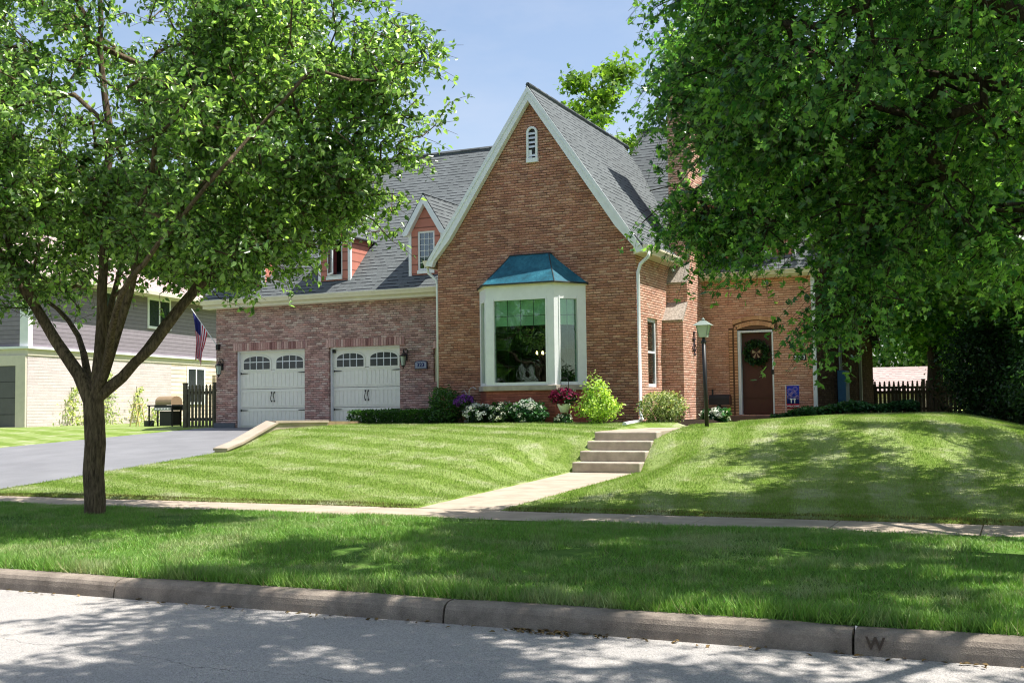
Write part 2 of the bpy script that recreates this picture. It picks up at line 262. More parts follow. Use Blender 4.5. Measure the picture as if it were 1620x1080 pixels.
# ------------------------------------------------------------------ object helpers
def tag(o, label=None, cat=None, group=None, kind=None):
    if label: o['label'] = label
    if cat: o['category'] = cat
    if group: o['group'] = group
    if kind: o['kind'] = kind
    return o
def setparent(o, p):
    if p is not None:
        o.parent = p; o.matrix_parent_inverse = Matrix.Translation(-rootloc(p))
def rootloc(p):
    # every part is an identity object in world space, only roots carry a location
    return Vector(p.location) if p.parent is None else Vector((0, 0, 0))
def thing(name, loc, label, cat, group=None):
    o = bpy.data.objects.new(name, None); COL.objects.link(o); o.location = loc; o.empty_display_size = .2
    return tag(o, label, cat, group)
class MB:
    def __init__(s): s.v = []; s.f = []; s.mi = []
    def add(s, vs, fs, mi=0):
        b = len(s.v); s.v += [tuple(v) for v in vs]; s.f += [tuple(b + i for i in f) for f in fs]; s.mi += [mi] * len(fs); return s
    def box(s, x0, y0, z0, x1, y1, z1, mi=0, M4=None):
        vs = [(x0, y0, z0), (x1, y0, z0), (x1, y1, z0), (x0, y1, z0), (x0, y0, z1), (x1, y0, z1), (x1, y1, z1), (x0, y1, z1)]
        if M4: vs = [M4 @ Vector(v) for v in vs]
        return s.add(vs, [(0, 3, 2, 1), (4, 5, 6, 7), (0, 1, 5, 4), (1, 2, 6, 5), (2, 3, 7, 6), (3, 0, 4, 7)], mi)
    def prism(s, poly, d, mi=0):
        """poly: 3-D points of a planar face; d: extrusion vector"""
        n = len(poly); P = [Vector(p) for p in poly]; d = Vector(d)
        vs = P + [p + d for p in P]
        return s.add(vs, [tuple(range(n - 1, -1, -1)), tuple(range(n, 2 * n))] + [(i, (i + 1) % n, n + (i + 1) % n, n + i) for i in range(n)], mi)
    def face(s, poly, mi=0): return s.add(poly, [tuple(range(len(poly)))], mi)
    def tube(s, pts, r, seg=8, mi=0, cap=True):
        pts = [Vector(p) for p in pts]; rs = r if isinstance(r, (list, tuple)) else [r] * len(pts); vs = []; fs = []; up0 = None
        for i, p in enumerate(pts):
            d = (pts[min(i + 1, len(pts) - 1)] - pts[max(i - 1, 0)]).normalized()
            a = up0 if up0 is not None and abs(up0.dot(d)) < .95 else (Vector((0, 0, 1)) if abs(d.z) < .9 else Vector((1, 0, 0)))
            u = d.cross(a).normalized(); w = u.cross(d).normalized(); up0 = w
            for k in range(seg):
                t = 2 * math.pi * k / seg; vs.append(p + (u * math.cos(t) + w * math.sin(t)) * rs[i])
        for i in range(len(pts) - 1):
            for k in range(seg): fs.append((i * seg + k, i * seg + (k + 1) % seg, (i + 1) * seg + (k + 1) % seg, (i + 1) * seg + k))
        if cap: fs += [tuple(range(seg - 1, -1, -1)), tuple((len(pts) - 1) * seg + k for k in range(seg))]
        return s.add(vs, fs, mi)
    def lathe(s, c, prof, seg=14, mi=0):
        vs = []; fs = []
        for r, z in prof:
            for k in range(seg):
                t = 2 * math.pi * k / seg; vs.append((c[0] + r * math.cos(t), c[1] + r * math.sin(t), c[2] + z))
        for i in range(len(prof) - 1):
            for k in range(seg): fs.append((i * seg + k, i * seg + (k + 1) % seg, (i + 1) * seg + (k + 1) % seg, (i + 1) * seg + k))
        fs += [tuple(range(seg - 1, -1, -1)), tuple((len(prof) - 1) * seg + k for k in range(seg))]
        return s.add(vs, fs, mi)
    def build(s, name, mats, parent=None, smooth=False, bevel=0.):
        me = bpy.data.meshes.new(name); me.from_pydata(s.v, [], s.f)
        for m in (mats if isinstance(mats, (list, tuple)) else [mats]): me.materials.append(m)
        me.polygons.foreach_set('material_index', s.mi); me.update()
        if smooth: me.polygons.foreach_set('use_smooth', [True] * len(me.polygons))
        o = bpy.data.objects.new(name, me); COL.objects.link(o)
        if parent is not None: setparent(o, parent)
        if bevel:
            b = o.modifiers.new('bevel', 'BEVEL'); b.width = bevel; b.segments = 2; b.limit_method = 'ANGLE'
        return o
def npmesh(name, V, F, mat, parent=None, smooth=False, mi=None):
    me = bpy.data.meshes.new(name); n, k = F.shape
    me.vertices.add(len(V)); me.vertices.foreach_set('co', np.ascontiguousarray(V, dtype=np.float32).ravel())
    me.loops.add(n * k); me.loops.foreach_set('vertex_index', np.ascontiguousarray(F, dtype=np.int32).ravel())
    me.polygons.add(n); me.polygons.foreach_set('loop_start', np.arange(0, n * k, k, dtype=np.int32))
    for m in (mat if isinstance(mat, (list, tuple)) else [mat]): me.materials.append(m)
    if mi is not None: me.polygons.foreach_set('material_index', np.ascontiguousarray(mi, dtype=np.int32))
    if smooth: me.polygons.foreach_set('use_smooth', np.ones(n, dtype=bool))
    me.update(calc_edges=True)
    o = bpy.data.objects.new(name, me); COL.objects.link(o)
    if parent is not None: setparent(o, parent)
    return o
def copy_tree(o, loc, rz=0, sc=1., label=None, parent=None):
    c = o.copy(); COL.objects.link(c)
    if parent is None:
        c.location = loc; c.rotation_euler = (0, 0, rz); c.scale = (sc,) * 3 if not isinstance(sc, tuple) else sc
        if label: c['label'] = label
    else:
        inv = o.matrix_parent_inverse.copy(); c.parent = parent; c.matrix_parent_inverse = inv
    for ch in o.children: copy_tree(ch, None, parent=c)
    return c
def text(name, body, size, mat, M4, parent, depth=.004, bold=True):
    cu = bpy.data.curves.new(name, 'FONT'); cu.body = body; cu.size = size; cu.align_x = 'CENTER'; cu.align_y = 'CENTER'; cu.extrude = depth
    if bold: cu.offset = size * .018
    o = bpy.data.objects.new(name, cu); COL.objects.link(o); o.matrix_world = M4
    bpy.context.view_layer.update(); dg = bpy.context.evaluated_depsgraph_get()
    me = bpy.data.meshes.new_from_object(o.evaluated_get(dg)); me.transform(M4); me.materials.clear(); me.materials.append(mat)
    bpy.data.objects.remove(o); o = bpy.data.objects.new(name, me); COL.objects.link(o); me.name = name
    setparent(o, parent); return o
def front(x, y, z, sx=1.): return Matrix(((sx, 0, 0, x), (0, 0, -1, y), (0, 1, 0, z), (0, 0, 0, 1)))   # text facing -Y
def unit(v): return v / np.maximum(np.linalg.norm(v, axis=1, keepdims=True), 1e-9)

LEAF = (np.array([(0, 0, 0), (-.25, .28, .09), (-.27, .56, .10), (0, 1.05, -.12), (.27, .56, .10), (.25, .28, .09)]), np.array([[0, 3, 2, 1], [0, 5, 4, 3]]))
LOBED = (np.array([(0, 0, 0), (-.22, .55, .03), (0, 1.05, -.08), (.22, .55, .03), (-.55, .05, .03), (-.62, .62, -.04), (-.14, .42, .05), (.55, .05, .03), (.62, .62, -.04), (.14, .42, .05)]), np.array([[0, 3, 2, 1], [0, 6, 5, 4], [0, 7, 8, 9]]))
def leaves(name, P, size, mat, parent=None, up=.6, droop=.35, width=1., szvar=.3, outc=None, outw=0., mats=None, mi=None, shape=None):
    """one leaf of six points at every P"""
    n = len(P); nrm = unit(RNG.normal(size=(n, 3)) * .62 + np.array([0, 0, up]) + (unit(P - outc) * outw if outc is not None else 0))
    d = RNG.normal(size=(n, 3)); d[:, 2] -= droop * 2
    if outc is not None: d += unit(P - outc) * outw
    d = unit(d - nrm * np.sum(d * nrm, 1, keepdims=True)); s = np.cross(d, nrm)
    sz = size * (1 + RNG.uniform(-szvar, szvar, n))[:, None, None]
    TV, TF = shape or LEAF; L = TV * np.array([width, 1, 1]); nv_ = len(TV)
    V = P[:, None, :] + sz * (L[None, :, 0:1] * s[:, None, :] + (L[None, :, 1:2] - .1) * d[:, None, :] + L[None, :, 2:3] * nrm[:, None, :])
    F = (np.arange(n)[:, None, None] * nv_ + TF[None]).reshape(-1, 4)
    m = None if mi is None else np.repeat(mi, 2)
    return npmesh(name, V.reshape(-1, 3), F, mats or mat, parent, mi=m)

# ------------------------------------------------------------------ ground heights
def sst(a, b, x): t = np.clip((x - a) / (b - a), 0, 1); return t * t * (3 - 2 * t)
def zdrive(Y): return np.where(Y > 1.2, 1.08, np.where(Y < -11, .28, 1.08 - (1.2 - Y) * .0656))
BY = [-11.2, -10.5, -9.5, -8, -6.5, -5.5, -4.5, -3.5, -2.5, -1, 2, 6, 10, 60]
BZ = [.31, .36, .43, .55, .72, .87, 1.01, 1.11, 1.17, 1.21, 1.21, 1.2, 1.1, 1.0]
def zg(X, Y):
    X = np.asarray(X, float); Y = np.asarray(Y, float)
    park = .155 + (Y + 16.6) / 4.4 * .12 + .05 * np.sin(np.clip((Y + 16.6) / 4.4, 0, 1) * np.pi) + .018 * np.sin(X * 1.9 + Y) * np.sin(Y * 2.3 - X * .7) * np.clip((Y + 16.6) / .8, 0, 1)
    b = np.interp(Y, BY, BZ)
    b = b + .10 * sst(2.3, 4.5, X) * sst(-8, -3, Y) * (1 - sst(8, 14, Y)) - .5 * sst(6.2, 9.5, X) * sst(-9, -4, Y)
    b = b + .012 * np.sin(X * 1.1 + 1) * np.sin(Y * .9)
    # the front walk lies in a shallow cut
    dx = np.maximum(np.maximum(.5 - X, X - 1.85), 0)
    wz = np.interp(Y, [-11.2, -5.6, -4.7, -4.4], [.28, .42, 1.02, 1.08]) + .02
    k = (1 - sst(0, 1.3, dx)) * (Y < -4.4); b = b * (1 - k) + np.minimum(b, wz) * k
    # falls to the driveway on the left, held back by the low wall nearer the house
    zd = zdrive(Y); dl = np.clip((X + 7.85) / 2.6, 0, 1); kk = (1 - sst(0, 1, dl)) * (1 - sst(-5.3, -3.2, Y))
    b = b * (1 - kk) + np.minimum(b, zd + .01) * kk
    left = X < -7.82 + np.interp(Y, [-3.2, -.2, 1.2], [0, 1.07, 1.2])
    b = np.where(left, np.minimum(zd, 1.06) + .02 - .0 * X, b)
    z = np.where(Y < -12.23, park, np.where(Y < -11.17, .28, b))
    return z
def in_rect(X, Y, x0, x1, y0, y1): return (X > x0) & (X < x1) & (Y > y0) & (Y < y1)
def left_edge(Y): return np.interp(Y, [-16.6, -11, -4.1, -.5, 1.2, 3], [-16.5, -16.2, -15.1, -13.8, -13.2, -13.0])
def right_edge(Y): return np.interp(Y, [-16.6, -11.2, -3.2, -.2, 1.3], [-7.3, -7.85, -7.85, -6.8, -6.65])
def on_drive(X, Y): return (X > left_edge(Y)) & (X < right_edge(Y)) & (Y < 1.3)
def hard(X, Y, m=0.):
    return on_drive(X, Y) | in_rect(X, Y, -60, 60, -12.23 + m, -11.17 - m) | in_rect(X, Y, .55 + m, 1.8 - m, -11.3, -5.5) | in_rect(X, Y, .6 + m, 1.85 - m, -5.7, -1.2) | in_rect(X, Y, 1.2, 2.5, -1.9, 4.0)

xs = sorted(set(np.round(np.concatenate([np.arange(-200, -30, 10), np.arange(-30, -17, 1.), np.arange(-17, 14, .2), np.arange(14, 30, 1.), np.arange(30, 201, 10), [.5, .54, 1.81, 1.85]]), 3)))
ys = sorted(set(np.round(np.concatenate([np.arange(-16.6, 3, .2), [-12.24, -12.22, -11.18, -11.16], np.arange(3, 12, .5), np.arange(12, 40, 2), np.arange(40, 301, 15)]), 3)))
GX, GY = np.meshgrid(np.array(xs), np.array(ys)); GZ = zg(GX, GY) - .07 * hard(GX, GY, .02)
nx, ny = len(xs), len(ys); idx = np.arange(nx * ny).reshape(ny, nx)
F = np.stack([idx[:-1, :-1], idx[:-1, 1:], idx[1:, 1:], idx[1:, :-1]], -1).reshape(-1, 4)
cx_ = GX.ravel()[F].mean(1); cy_ = GY.ravel()[F].mean(1)
bed = in_rect(cx_, cy_, -6.8, .45, -1.15, .2) | in_rect(cx_, cy_, -6.7, -5, -.7, 1.3) | in_rect(cx_, cy_, 1.9, 6.2, 2.3, 5.2) | in_rect(cx_, cy_, -.1, 1.3, -.9, 3.2) | ((cx_ > 5.6) & (cy_ > 2.5) & (cx_ < 14) & (cy_ < 14))
gm = np.where(cy_ < -12.2, 1, np.where(bed, 2, 0))
ground = npmesh('ground', np.stack([GX.ravel(), GY.ravel(), GZ.ravel()], 1), F, [M['lawn'], M['soil'], M['mulch']], None, True, gm)
tag(ground, kind='structure')
# far ground beyond the street, one sheet with the road on it
b = MB().face([(-200, -300, -.03), (200, -300, -.03), (200, -16.6, -.03), (-200, -16.6, -.03)]); tag(b.build('far_verge', M['soil']), kind='structure')
b = MB().face([(-200, -25.6, 0), (200, -25.6, 0), (200, -16.78, 0), (-200, -16.78, 0)]); tag(b.build('road', M['road']), kind='structure')
# kerb with rounded nose, in lengths with open joints
joints = [-30, -21, -12.2, -6.2, .55 - .9, 3.9, 6.9, 11, 20, 30]
joints = [-30, -20, -10, -4.0, .62, 3.88, 6.88, 10.5, 20, 30]
kb = MB()
for a0, a1 in zip(joints[:-1], joints[1:]):
    prof = [(-16.79, -.05), (-16.775, .06), (-16.765, .105), (-16.745, .135), (-16.71, .152), (-16.66, .158), (-16.58, .158), (-16.58, -.05)]
    n = max(2, int((a1 - a0) / .5)); vs = []; fs = []
    for i in range(n + 1):
        x = a0 + .009 + (a1 - a0 - .018) * i / n; e = 0.006 if i in (0, n) else 0
        jig = random.uniform(-.003, .003)
        for (y, z) in prof: vs.append((x, y + e + jig, z - e + jig * .6))
    m_ = len(prof)
    for i in range(n):
        for k in range(m_ - 1): fs.append((i * m_ + k, (i + 1) * m_ + k, (i + 1) * m_ + k + 1, i * m_ + k + 1))
    fs += [tuple(range(m_)), tuple(n * m_ + k for k in range(m_ - 1, -1, -1))]
    kb.add(vs, fs)
kerb = kb.build('kerb', M['kerb'], None, False); tag(kerb, kind='structure')
kl = text('carved_letter', 'W', .115, M['w_dark'], Matrix(((.995, 0, 0, 7.02), (0, .15, -.989, -16.7795), (0, .989, .15, .078), (0, 0, 0, 1))), kerb, .0015)
# pavement slabs
pv = MB(); x = -60.
while x < 40:
    w = 1.5; dz = random.uniform(-.004, .004); pv.box(x + .006, -12.22, .16, x + w - .006, -11.18, .284 + dz); x += w
tag(pv.build('pavement', M['concrete_lt'], None, False, .006), kind='structure')
wk = MB(); y = -11.17; k = 0
while y < -5.62:
    y1 = min(y + 1.38, -5.62); z0 = .285 + (y + 11.17) * .0245; z1 = .285 + (y1 + 11.17) * .0245
    xl, xr = .55, 1.8
    for (ya, yb) in ((y + .006, y1 - .006),):
        wk.add([(xl, ya, z0), (xr, ya, z0), (xr, yb, z1), (xl, yb, z1), (xl, ya, z0 - .12), (xr, ya, z0 - .12), (xr, yb, z1 - .12), (xl, yb, z1 - .12)], [(0, 1, 2, 3), (0, 4, 5, 1), (1, 5, 6, 2), (2, 6, 7, 3), (3, 7, 4, 0)])
    y = y1; k += 1
wk.box(.62, -4.38, .95, 1.86, -1.25, 1.114); wk.box(1.3, -1.24, 1.0, 2.5, 3.55, 1.135)
tag(wk.build('front_walk', M['concrete_lt']), kind='structure')
# garden steps
st_ = thing('garden_steps', (1.2, -5.2, .4), 'four weathered concrete steps climbing the lawn from the front walk', 'steps')
zt = [.42, .60, .785, .955, 1.112]
for i in range(4):
    y0 = -5.62 + i * .31
    MB().box(.58 + .03 * i, y0, zt[i] - .12, 1.84 + .01 * i, y0 + (.34 if i < 3 else .32), zt[i + 1]).build('step', M['concrete'], st_, False, .022)
# driveway
dv = MB(); yy = [-16.5, -14, -12.235, -11.165, -9, -7, -5, -4, -3.2, -2, -1, -.2, .6, 1.28]; vs = []; fs = []
zdv = lambda y: float(zdrive(np.array(y))) if y > -11 else (.285 if y > -12.3 else .285 + (y + 12.235) * .032)
for y in yy: vs += [(float(left_edge(y)), y, zdv(y) + .006), (float(right_edge(y)), y, zdv(y) + .006)]
for i in range(len(yy) - 1): fs.append((2 * i, 2 * i + 1, 2 * i + 3, 2 * i + 2))
tag(dv.add(vs, fs).build('driveway', M['drive']), kind='structure')

# ------------------------------------------------------------------ main house
house = thing('brick_house', (-3, 4, 1.15), 'brown brick house with a steep front gable, blue bay roof and two white garage doors', 'house')
def hp(mb, name, m, par=None, **k): return mb.build(name, M[m] if isinstance(m, str) else m, par or house, **k)
def wall_rects(mb, x0, x1, z0, z1, holes, y, depth=.15, mi=0):
    """front wall on plane Y=y facing -Y, with openings and their reveals"""
    xs_ = sorted({x0, x1, *[h[0] for h in holes], *[h[1] for h in holes]}); zs_ = sorted({z0, z1, *[h[2] for h in holes], *[h[3] for h in holes]})
    for a0, a1 in zip(xs_[:-1], xs_[1:]):
        for b0, b1 in zip(zs_[:-1], zs_[1:]):
            if any(h[0] <= a0 and a1 <= h[1] and h[2] <= b0 and b1 <= h[3] for h in holes): continue
            mb.face([(a0, y, b0), (a1, y, b0), (a1, y, b1), (a0, y, b1)], mi)
    for h in holes:
        X0, X1, Z0, Z1 = h; D = y + depth
        mb.face([(X0, y, Z0), (X0, y, Z1), (X0, D, Z1), (X0, D, Z0)], mi); mb.face([(X1, y, Z0), (X1, D, Z0), (X1, D, Z1), (X1, y, Z1)], mi)
        mb.face([(X0, y, Z1), (X1, y, Z1), (X1, D, Z1), (X0, D, Z1)], mi); mb.face([(X0, y, Z0), (X0, D, Z0), (X1, D, Z0), (X1, y, Z0)], mi)
GZ0 = .9
# front gable
w = MB(); wall_rects(w, -5.07, 0, GZ0, 5.1, [(-3.8, -1.35, 2.15, 4.2)], 0, .02)
w.face([(-5.07, 0, 5.1), (0, 0, 5.1), (0, 0, 5.4), (-2.53, 0, 9.12), (-5.07, 0, 5.4)])
w.face([(-5.07, 1.2, GZ0), (-5.07, 0, GZ0), (-5.07, 0, 5.4), (-5.07, 1.2, 5.4)])
hp(w, 'gable_wall', 'brick')
# right side wall of the gable wing (with a window opening)
w = MB(); sy0, sy1, sz0, sz1 = .84, 1.62, 2.0, 3.63
for (a0, a1, b0, b1) in ((0, sy0, GZ0, 5.3), (sy1, 4.0, GZ0, 5.3), (sy0, sy1, GZ0, sz0), (sy0, sy1, sz1, 5.3)): w.face([(0, a0, b0), (0, a1, b0), (0, a1, b1), (0, a0, b1)])
for q in ([(0, sy0, sz0), (0, sy0, sz1), (-.13, sy0, sz1), (-.13, sy0, sz0)], [(0, sy1, sz0), (-.13, sy1, sz0), (-.13, sy1, sz1), (0, sy1, sz1)], [(0, sy0, sz1), (0, sy1, sz1), (-.13, sy1, sz1), (-.13, sy0, sz1)], [(0, sy0, sz0), (-.13, sy0, sz0), (-.13, sy1, sz0), (0, sy1, sz0)]): w.face(q)
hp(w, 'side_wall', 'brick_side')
sw = MB(); sw.box(-.10, sy0, sz0, -.05, sy0 + .07, sz1).box(-.10, sy1 - .07, sz0, -.05, sy1, sz1).box(-.10, sy0 + .07, sz1 - .09, -.05, sy1 - .07, sz1).box(-.10, sy0 + .07, sz0, -.04, sy1 - .07, sz0 + .08).box(-.095, sy0 + .07, 2.8, -.055, sy1 - .07, 2.85)
win = hp(sw, 'side_window', 'white'); hp(MB().box(-.085, sy0 + .07, sz0 + .08, -.078, sy1 - .07, sz1 - .09), 'window_glass', M['glass'], win)
hp(MB().box(-.14, sy0 + .05, 2.3, -.11, sy1 - .05, 3.3), 'window_blind', 'white', win)
hp(MB().box(-.9, sy0 - .1, sz0 - .1, -.16, sy1 + .1, sz1 + .1), 'window_recess', 'interior', win)
# garage wing front
d1, d2 = (-12.14, -9.83), (-9.05, -6.86); dz0, dz1 = 1.09, 3.22
w = MB(); wall_rects(w, -12.82, -5.07, GZ0, 4.62, [(d1[0], d1[1], GZ0, dz1), (d2[0], d2[1], GZ0, dz1), (-5.86, -5.25, 2.24, 3.1)], 1.2, .2)
w.face([(-12.82, 10, GZ0), (-12.82, 1.2, GZ0), (-12.82, 1.2, 4.8), (-12.82, 5.5, 9.0), (-12.82, 10, 4.8)])
w.face([(-12.82, 10, GZ0), (-12.82, 10, 4.8), (-5, 10, 4.8), (-5, 10, GZ0)])
hp(w, 'garage_wall', 'brick_garage')
hp(MB().box(-12.86, 1.14, .95, -12.15, 1.21, 1.22), 'wall_plinth', 'plinth'); hp(MB().box(-9.82, 1.15, .95, -9.06, 1.21, 1.12), 'wall_plinth', 'plinth')
for (x0, x1) in (d1, d2):
    sc = MB(); n = int((x1 - x0 + .16) / .078)
    for i in range(n + 1):
        xx = x0 - .08 + i * .078; sc.box(xx + .006, 1.185, dz1 + .01, xx + .07, 1.24, dz1 + .215)
    hp(sc, 'soldier_course', 'brick_loose')
sc = MB()
for i in range(7): sc.box(-5.86 + i * .078, 1.187, 3.1, -5.86 + i * .078 + .07, 1.23, 3.28)
hp(sc, 'window_header', 'brick_loose')
def garage_door(x0, x1, label):
    Y = 1.36; fr = .05
    body = MB(); H = (dz1 - dz0) / 4
    for k in range(4):
        z0 = dz0 + k * H; z1 = z0 + H - .012; body.box(x0 + fr, Y, z0, x1 - fr, Y + .05, z1)
        if k < 3:
            nn = 8; W_ = (x1 - x0 - 2 * fr - .1) / 2
            for s in (0, 1):   # carriage style raised boards
                px = x0 + fr + .04 + s * (W_ + .02)
                body.box(px, Y - .012, z0 + .05, px + W_, Y + .002, z0 + .075); body.box(px, Y - .012, z1 - .075, px + W_, Y + .002, z1 - .05)
                for i in range(nn + 1): body.box(px + i * (W_ - .012) / nn, Y - .008, z0 + .075, px + i * (W_ - .012) / nn + .012, Y + .002, z1 - .075)
    dr = hp(body, 'garage_door', 'door_white'); tag(dr, label)
    fm = MB().box(x0, 1.28, dz0, x0 + fr, 1.42, dz1).box(x1 - fr, 1.28, dz0, x1, 1.42, dz1).box(x0 + fr, 1.28, dz1 - .04, x1 - fr, 1.42, dz1); hp(fm, 'door_frame', 'white', dr)
    wd = (x1 - x0 - 2 * fr)
    for c in (x0 + fr + wd * .255, x0 + fr + wd * .755):
        hw = wd * .2; zb = dz1 - .52; zs = zb + .20; top = zb + .36; YY = Y - .02
        def arch(hw_, zt_, n=14, z0_=zb): return [(c - hw_, YY, z0_), (c + hw_, YY, z0_)] + [(c + hw_ * math.cos(math.pi * i / n), YY, zs + (zt_ - zs) * math.sin(math.pi * i / n) ** .8) for i in range(0, n + 1)]
        outer = arch(hw + .045, top + .045, z0_=zb - .045); f = MB(); f.prism(outer, (0, .02, 0)); wf = hp(f, 'window_surround', 'door_white', dr)
        pn = MB(); ip = [(p[0], YY - .003, p[2]) for p in arch(hw, top)]; pn.prism(ip, (0, .002, 0)); hp(pn, 'door_window', M['glass_win'] if 'glass_win' in M else M['glass_door'], dr)
        mt = MB(); mt.box(c - hw, YY - .012, zs - .012, c + hw, YY - .002, zs + .012)
        for q in (-.5, 0, .5):
            zz = zs + (top - zs) * math.sin(math.acos(q)) ** .8; mt.box(c + q * hw - .011, YY - .013, zb, c + q * hw + .011, YY - .001, zz)
        hp(mt, 'window_muntins', 'white', dr)
    for xx, s in ((x0 + fr + .02, 1), (x1 - fr - .02, -1)):
        for zz in (dz0 + .47, dz0 + 1.5):
            hg = MB(); L = .26; hg.prism([(xx, Y - .02, zz - .016), (xx + s * L * .8, Y - .02, zz - .01), (xx + s * L, Y - .02, zz), (xx + s * L * .8, Y - .02, zz + .01), (xx, Y - .02, zz + .016)], (0, .01, 0)); hg.box(xx - .005, Y - .024, zz - .028, xx + .012 * s + .006, Y - .008, zz + .028); hp(hg, 'strap_hinge', 'black', dr)
    cx = (x0 + x1) / 2
    for s in (-1, 1):
        pts = [(cx + s * .045 + s * .012 * math.sin(t * math.pi * 2), Y - .03 - .02 * math.sin(t * math.pi), dz0 + .72 + t * .24) for t in np.linspace(0, 1, 9)]
        hd = MB().tube(pts, .009, 6); hd.box(cx + s * .045 - .014, Y - .03, dz0 + .70, cx + s * .045 + .014, Y - .008, dz0 + .74).box(cx + s * .045 - .014, Y - .03, dz0 + .94, cx + s * .045 + .014, Y - .008, dz0 + .98); hp(hd, 'door_handle', 'black', dr)
    return dr
M['glass_door'] = plain('dark_door_glass', (.03, .036, .04), .12, .6)
garage_door(*d1, 'left white garage door with arched lights beside the picket fence')
garage_door(*d2, 'right white garage door with arched lights beside the 323 plaque')
hp(MB().box(-9.0, 1.3, 3.08, -8.93, 1.36, 3.16), 'door_camera', 'black')
# small window beside garage, partly behind the gable
f = MB().box(-5.86, 1.27, 2.24, -5.80, 1.33, 3.1).box(-5.31, 1.27, 2.24, -5.25, 1.33, 3.1).box(-5.8, 1.27, 2.24, -5.31, 1.33, 2.30).box(-5.8, 1.27, 3.04, -5.31, 1.33, 3.1)
fw = hp(f, 'narrow_window', 'cream'); hp(MB().box(-5.8, 1.29, 2.3, -5.31, 1.30, 3.04), 'window_glass', 'glass_door', fw)
hp(MB().box(-5.9, 1.6, 2.2, -5.2, 1.62, 3.2), 'window_recess', 'interior', fw)
# garage roof
def slab(mb, quad, t=.1):
    P = [Vector(p) for p in quad]; n = (P[1] - P[0]).cross(P[2] - P[0]).normalized()
    if n.z < 0: n = -n
    return mb.prism([tuple(p) for p in P], tuple(-n * t))
r = MB(); slab(r, [(-13.08, .85, 4.66), (-3.2, .85, 4.66), (-3.2, 5.5, 9.2), (-13.08, 5.5, 9.2)], .09); slab(r, [(-3.2, 5.5, 9.2), (-3.2, 10.4, 4.42), (-13.08, 10.4, 4.42), (-13.08, 5.5, 9.2)], .09)
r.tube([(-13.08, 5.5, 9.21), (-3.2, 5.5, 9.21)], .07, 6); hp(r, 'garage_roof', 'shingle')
hp(MB().box(-13.06, .9, 4.42, -5.3, 1.2, 4.6), 'soffit', 'cream')
def gutter(p0, p1, out, m='gutter', h=.13, w_=.12):
    p0 = Vector(p0); p1 = Vector(p1); o = Vector(out); z = Vector((0, 0, 1))
    prof = [p0, p0 + o * w_ * .55, p0 + o * w_ * .8 + z * h * .5, p0 + o * w_ + z * h * .75, p0 + o * w_ + z * h, p0 + z * h]
    return MB().prism([tuple(q) for q in prof], tuple(p1 - p0))
hp(gutter((-13.06, .88, 4.52), (-5.3, .88, 4.52), (0, -1, 0)), 'gutter', 'cream')
# gable roof: steep with a flared foot
ridge = 9.2; cx0 = -2.53; prof = [(2.78, 5.2), (2.3, 5.78), (0, ridge)]
r = MB(); YF = -.16
for s in (-1, 1):
    for (a0, b0), (a1, b1) in zip(prof[:-1], prof[1:]):
        q = [(cx0 + s * a0, YF, b0), (cx0 + s * a0, 6.8, b0), (cx0 + s * a1, 6.8, b1), (cx0 + s * a1, YF, b1)]
        if s < 0: q = [(x_, min(y_, 5.4), z_) for x_, y_, z_ in q]
        slab(r, q, .07)
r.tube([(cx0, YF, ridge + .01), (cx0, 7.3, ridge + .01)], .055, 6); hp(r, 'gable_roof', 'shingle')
# rake boards
for s in (-1, 1):
    bw = .25; n_ = Vector((s * 1.485, 0, 1)).normalized()
    def off(a_, z_, d): return (cx0 + s * a_ - n_.x * d, YF + .0, z_ - n_.z * d)
    for (da, db, yo, th, nm) in ((.05, .21, -.015, .16, 'rake_board'),):
        q = [off(2.78, 5.2, da), off(2.3, 5.78, da), (cx0, YF, ridge - .05 * 1.79), (cx0, YF, ridge - .21 * 1.79), off(2.3, 5.78, db), (cx0 + s * 2.56, YF, 5.16), (cx0 + s * 2.62, YF, 5.02), (cx0 + s * 2.8, YF, 5.05)]
        q = [(x_, YF + yo, z_) for x_, y_, z_ in q]; hp(MB().prism(q, (0, th, 0)), nm, 'white')
    q = [off(2.74, 5.2, .02), (cx0, YF, ridge - .02 * 1.79), (cx0, YF, ridge - .1 * 1.79), off(2.74, 5.2, .10)]
    q = [(x_, YF - .035, z_) for x_, y_, z_ in q]; hp(MB().prism(q, (0, .019, 0)), 'rake_moulding', 'white')
hp(MB().prism([(-.0, -.1, 5.0), (.24, -.1, 5.02), (.24, -.1, 5.12), (-.0, -.1, 5.3)], (0, 2.9, 0)), 'soffit', 'cream')
hp(gutter((.24, -.17, 5.02), (.24, 2.8, 5.02), (1, 0, 0), h=.17, w_=.13), 'gutter', 'cream')
hp(gutter((-5.30, -.12, 5.02), (-5.30, .85, 5.02), (-1, 0, 0), h=.17, w_=.13), 'gutter', 'cream')
# downspouts
hp(MB().tube([(.33, -.0, 5.05), (.31, .0, 4.93), (.12, .02, 4.78), (.055, .03, 4.6), (.055, .03, 1.42), (.12, -.1, 1.3)], .042, 8), 'downspout', 'white', smooth=True)
hp(MB().tube([(.12, -.1, 1.28), (.2, -.5, 1.22), (.42, -2.2, 1.2)], .05, 6), 'downspout_extension', 'white')
hp(MB().tube([(-5.36, -.02, 5.06), (-5.34, .0, 4.9), (-5.15, .06, 4.72), (-5.12, .06, 4.6), (-5.12, .06, 1.5)], .036, 8), 'downspout', 'white', smooth=True)
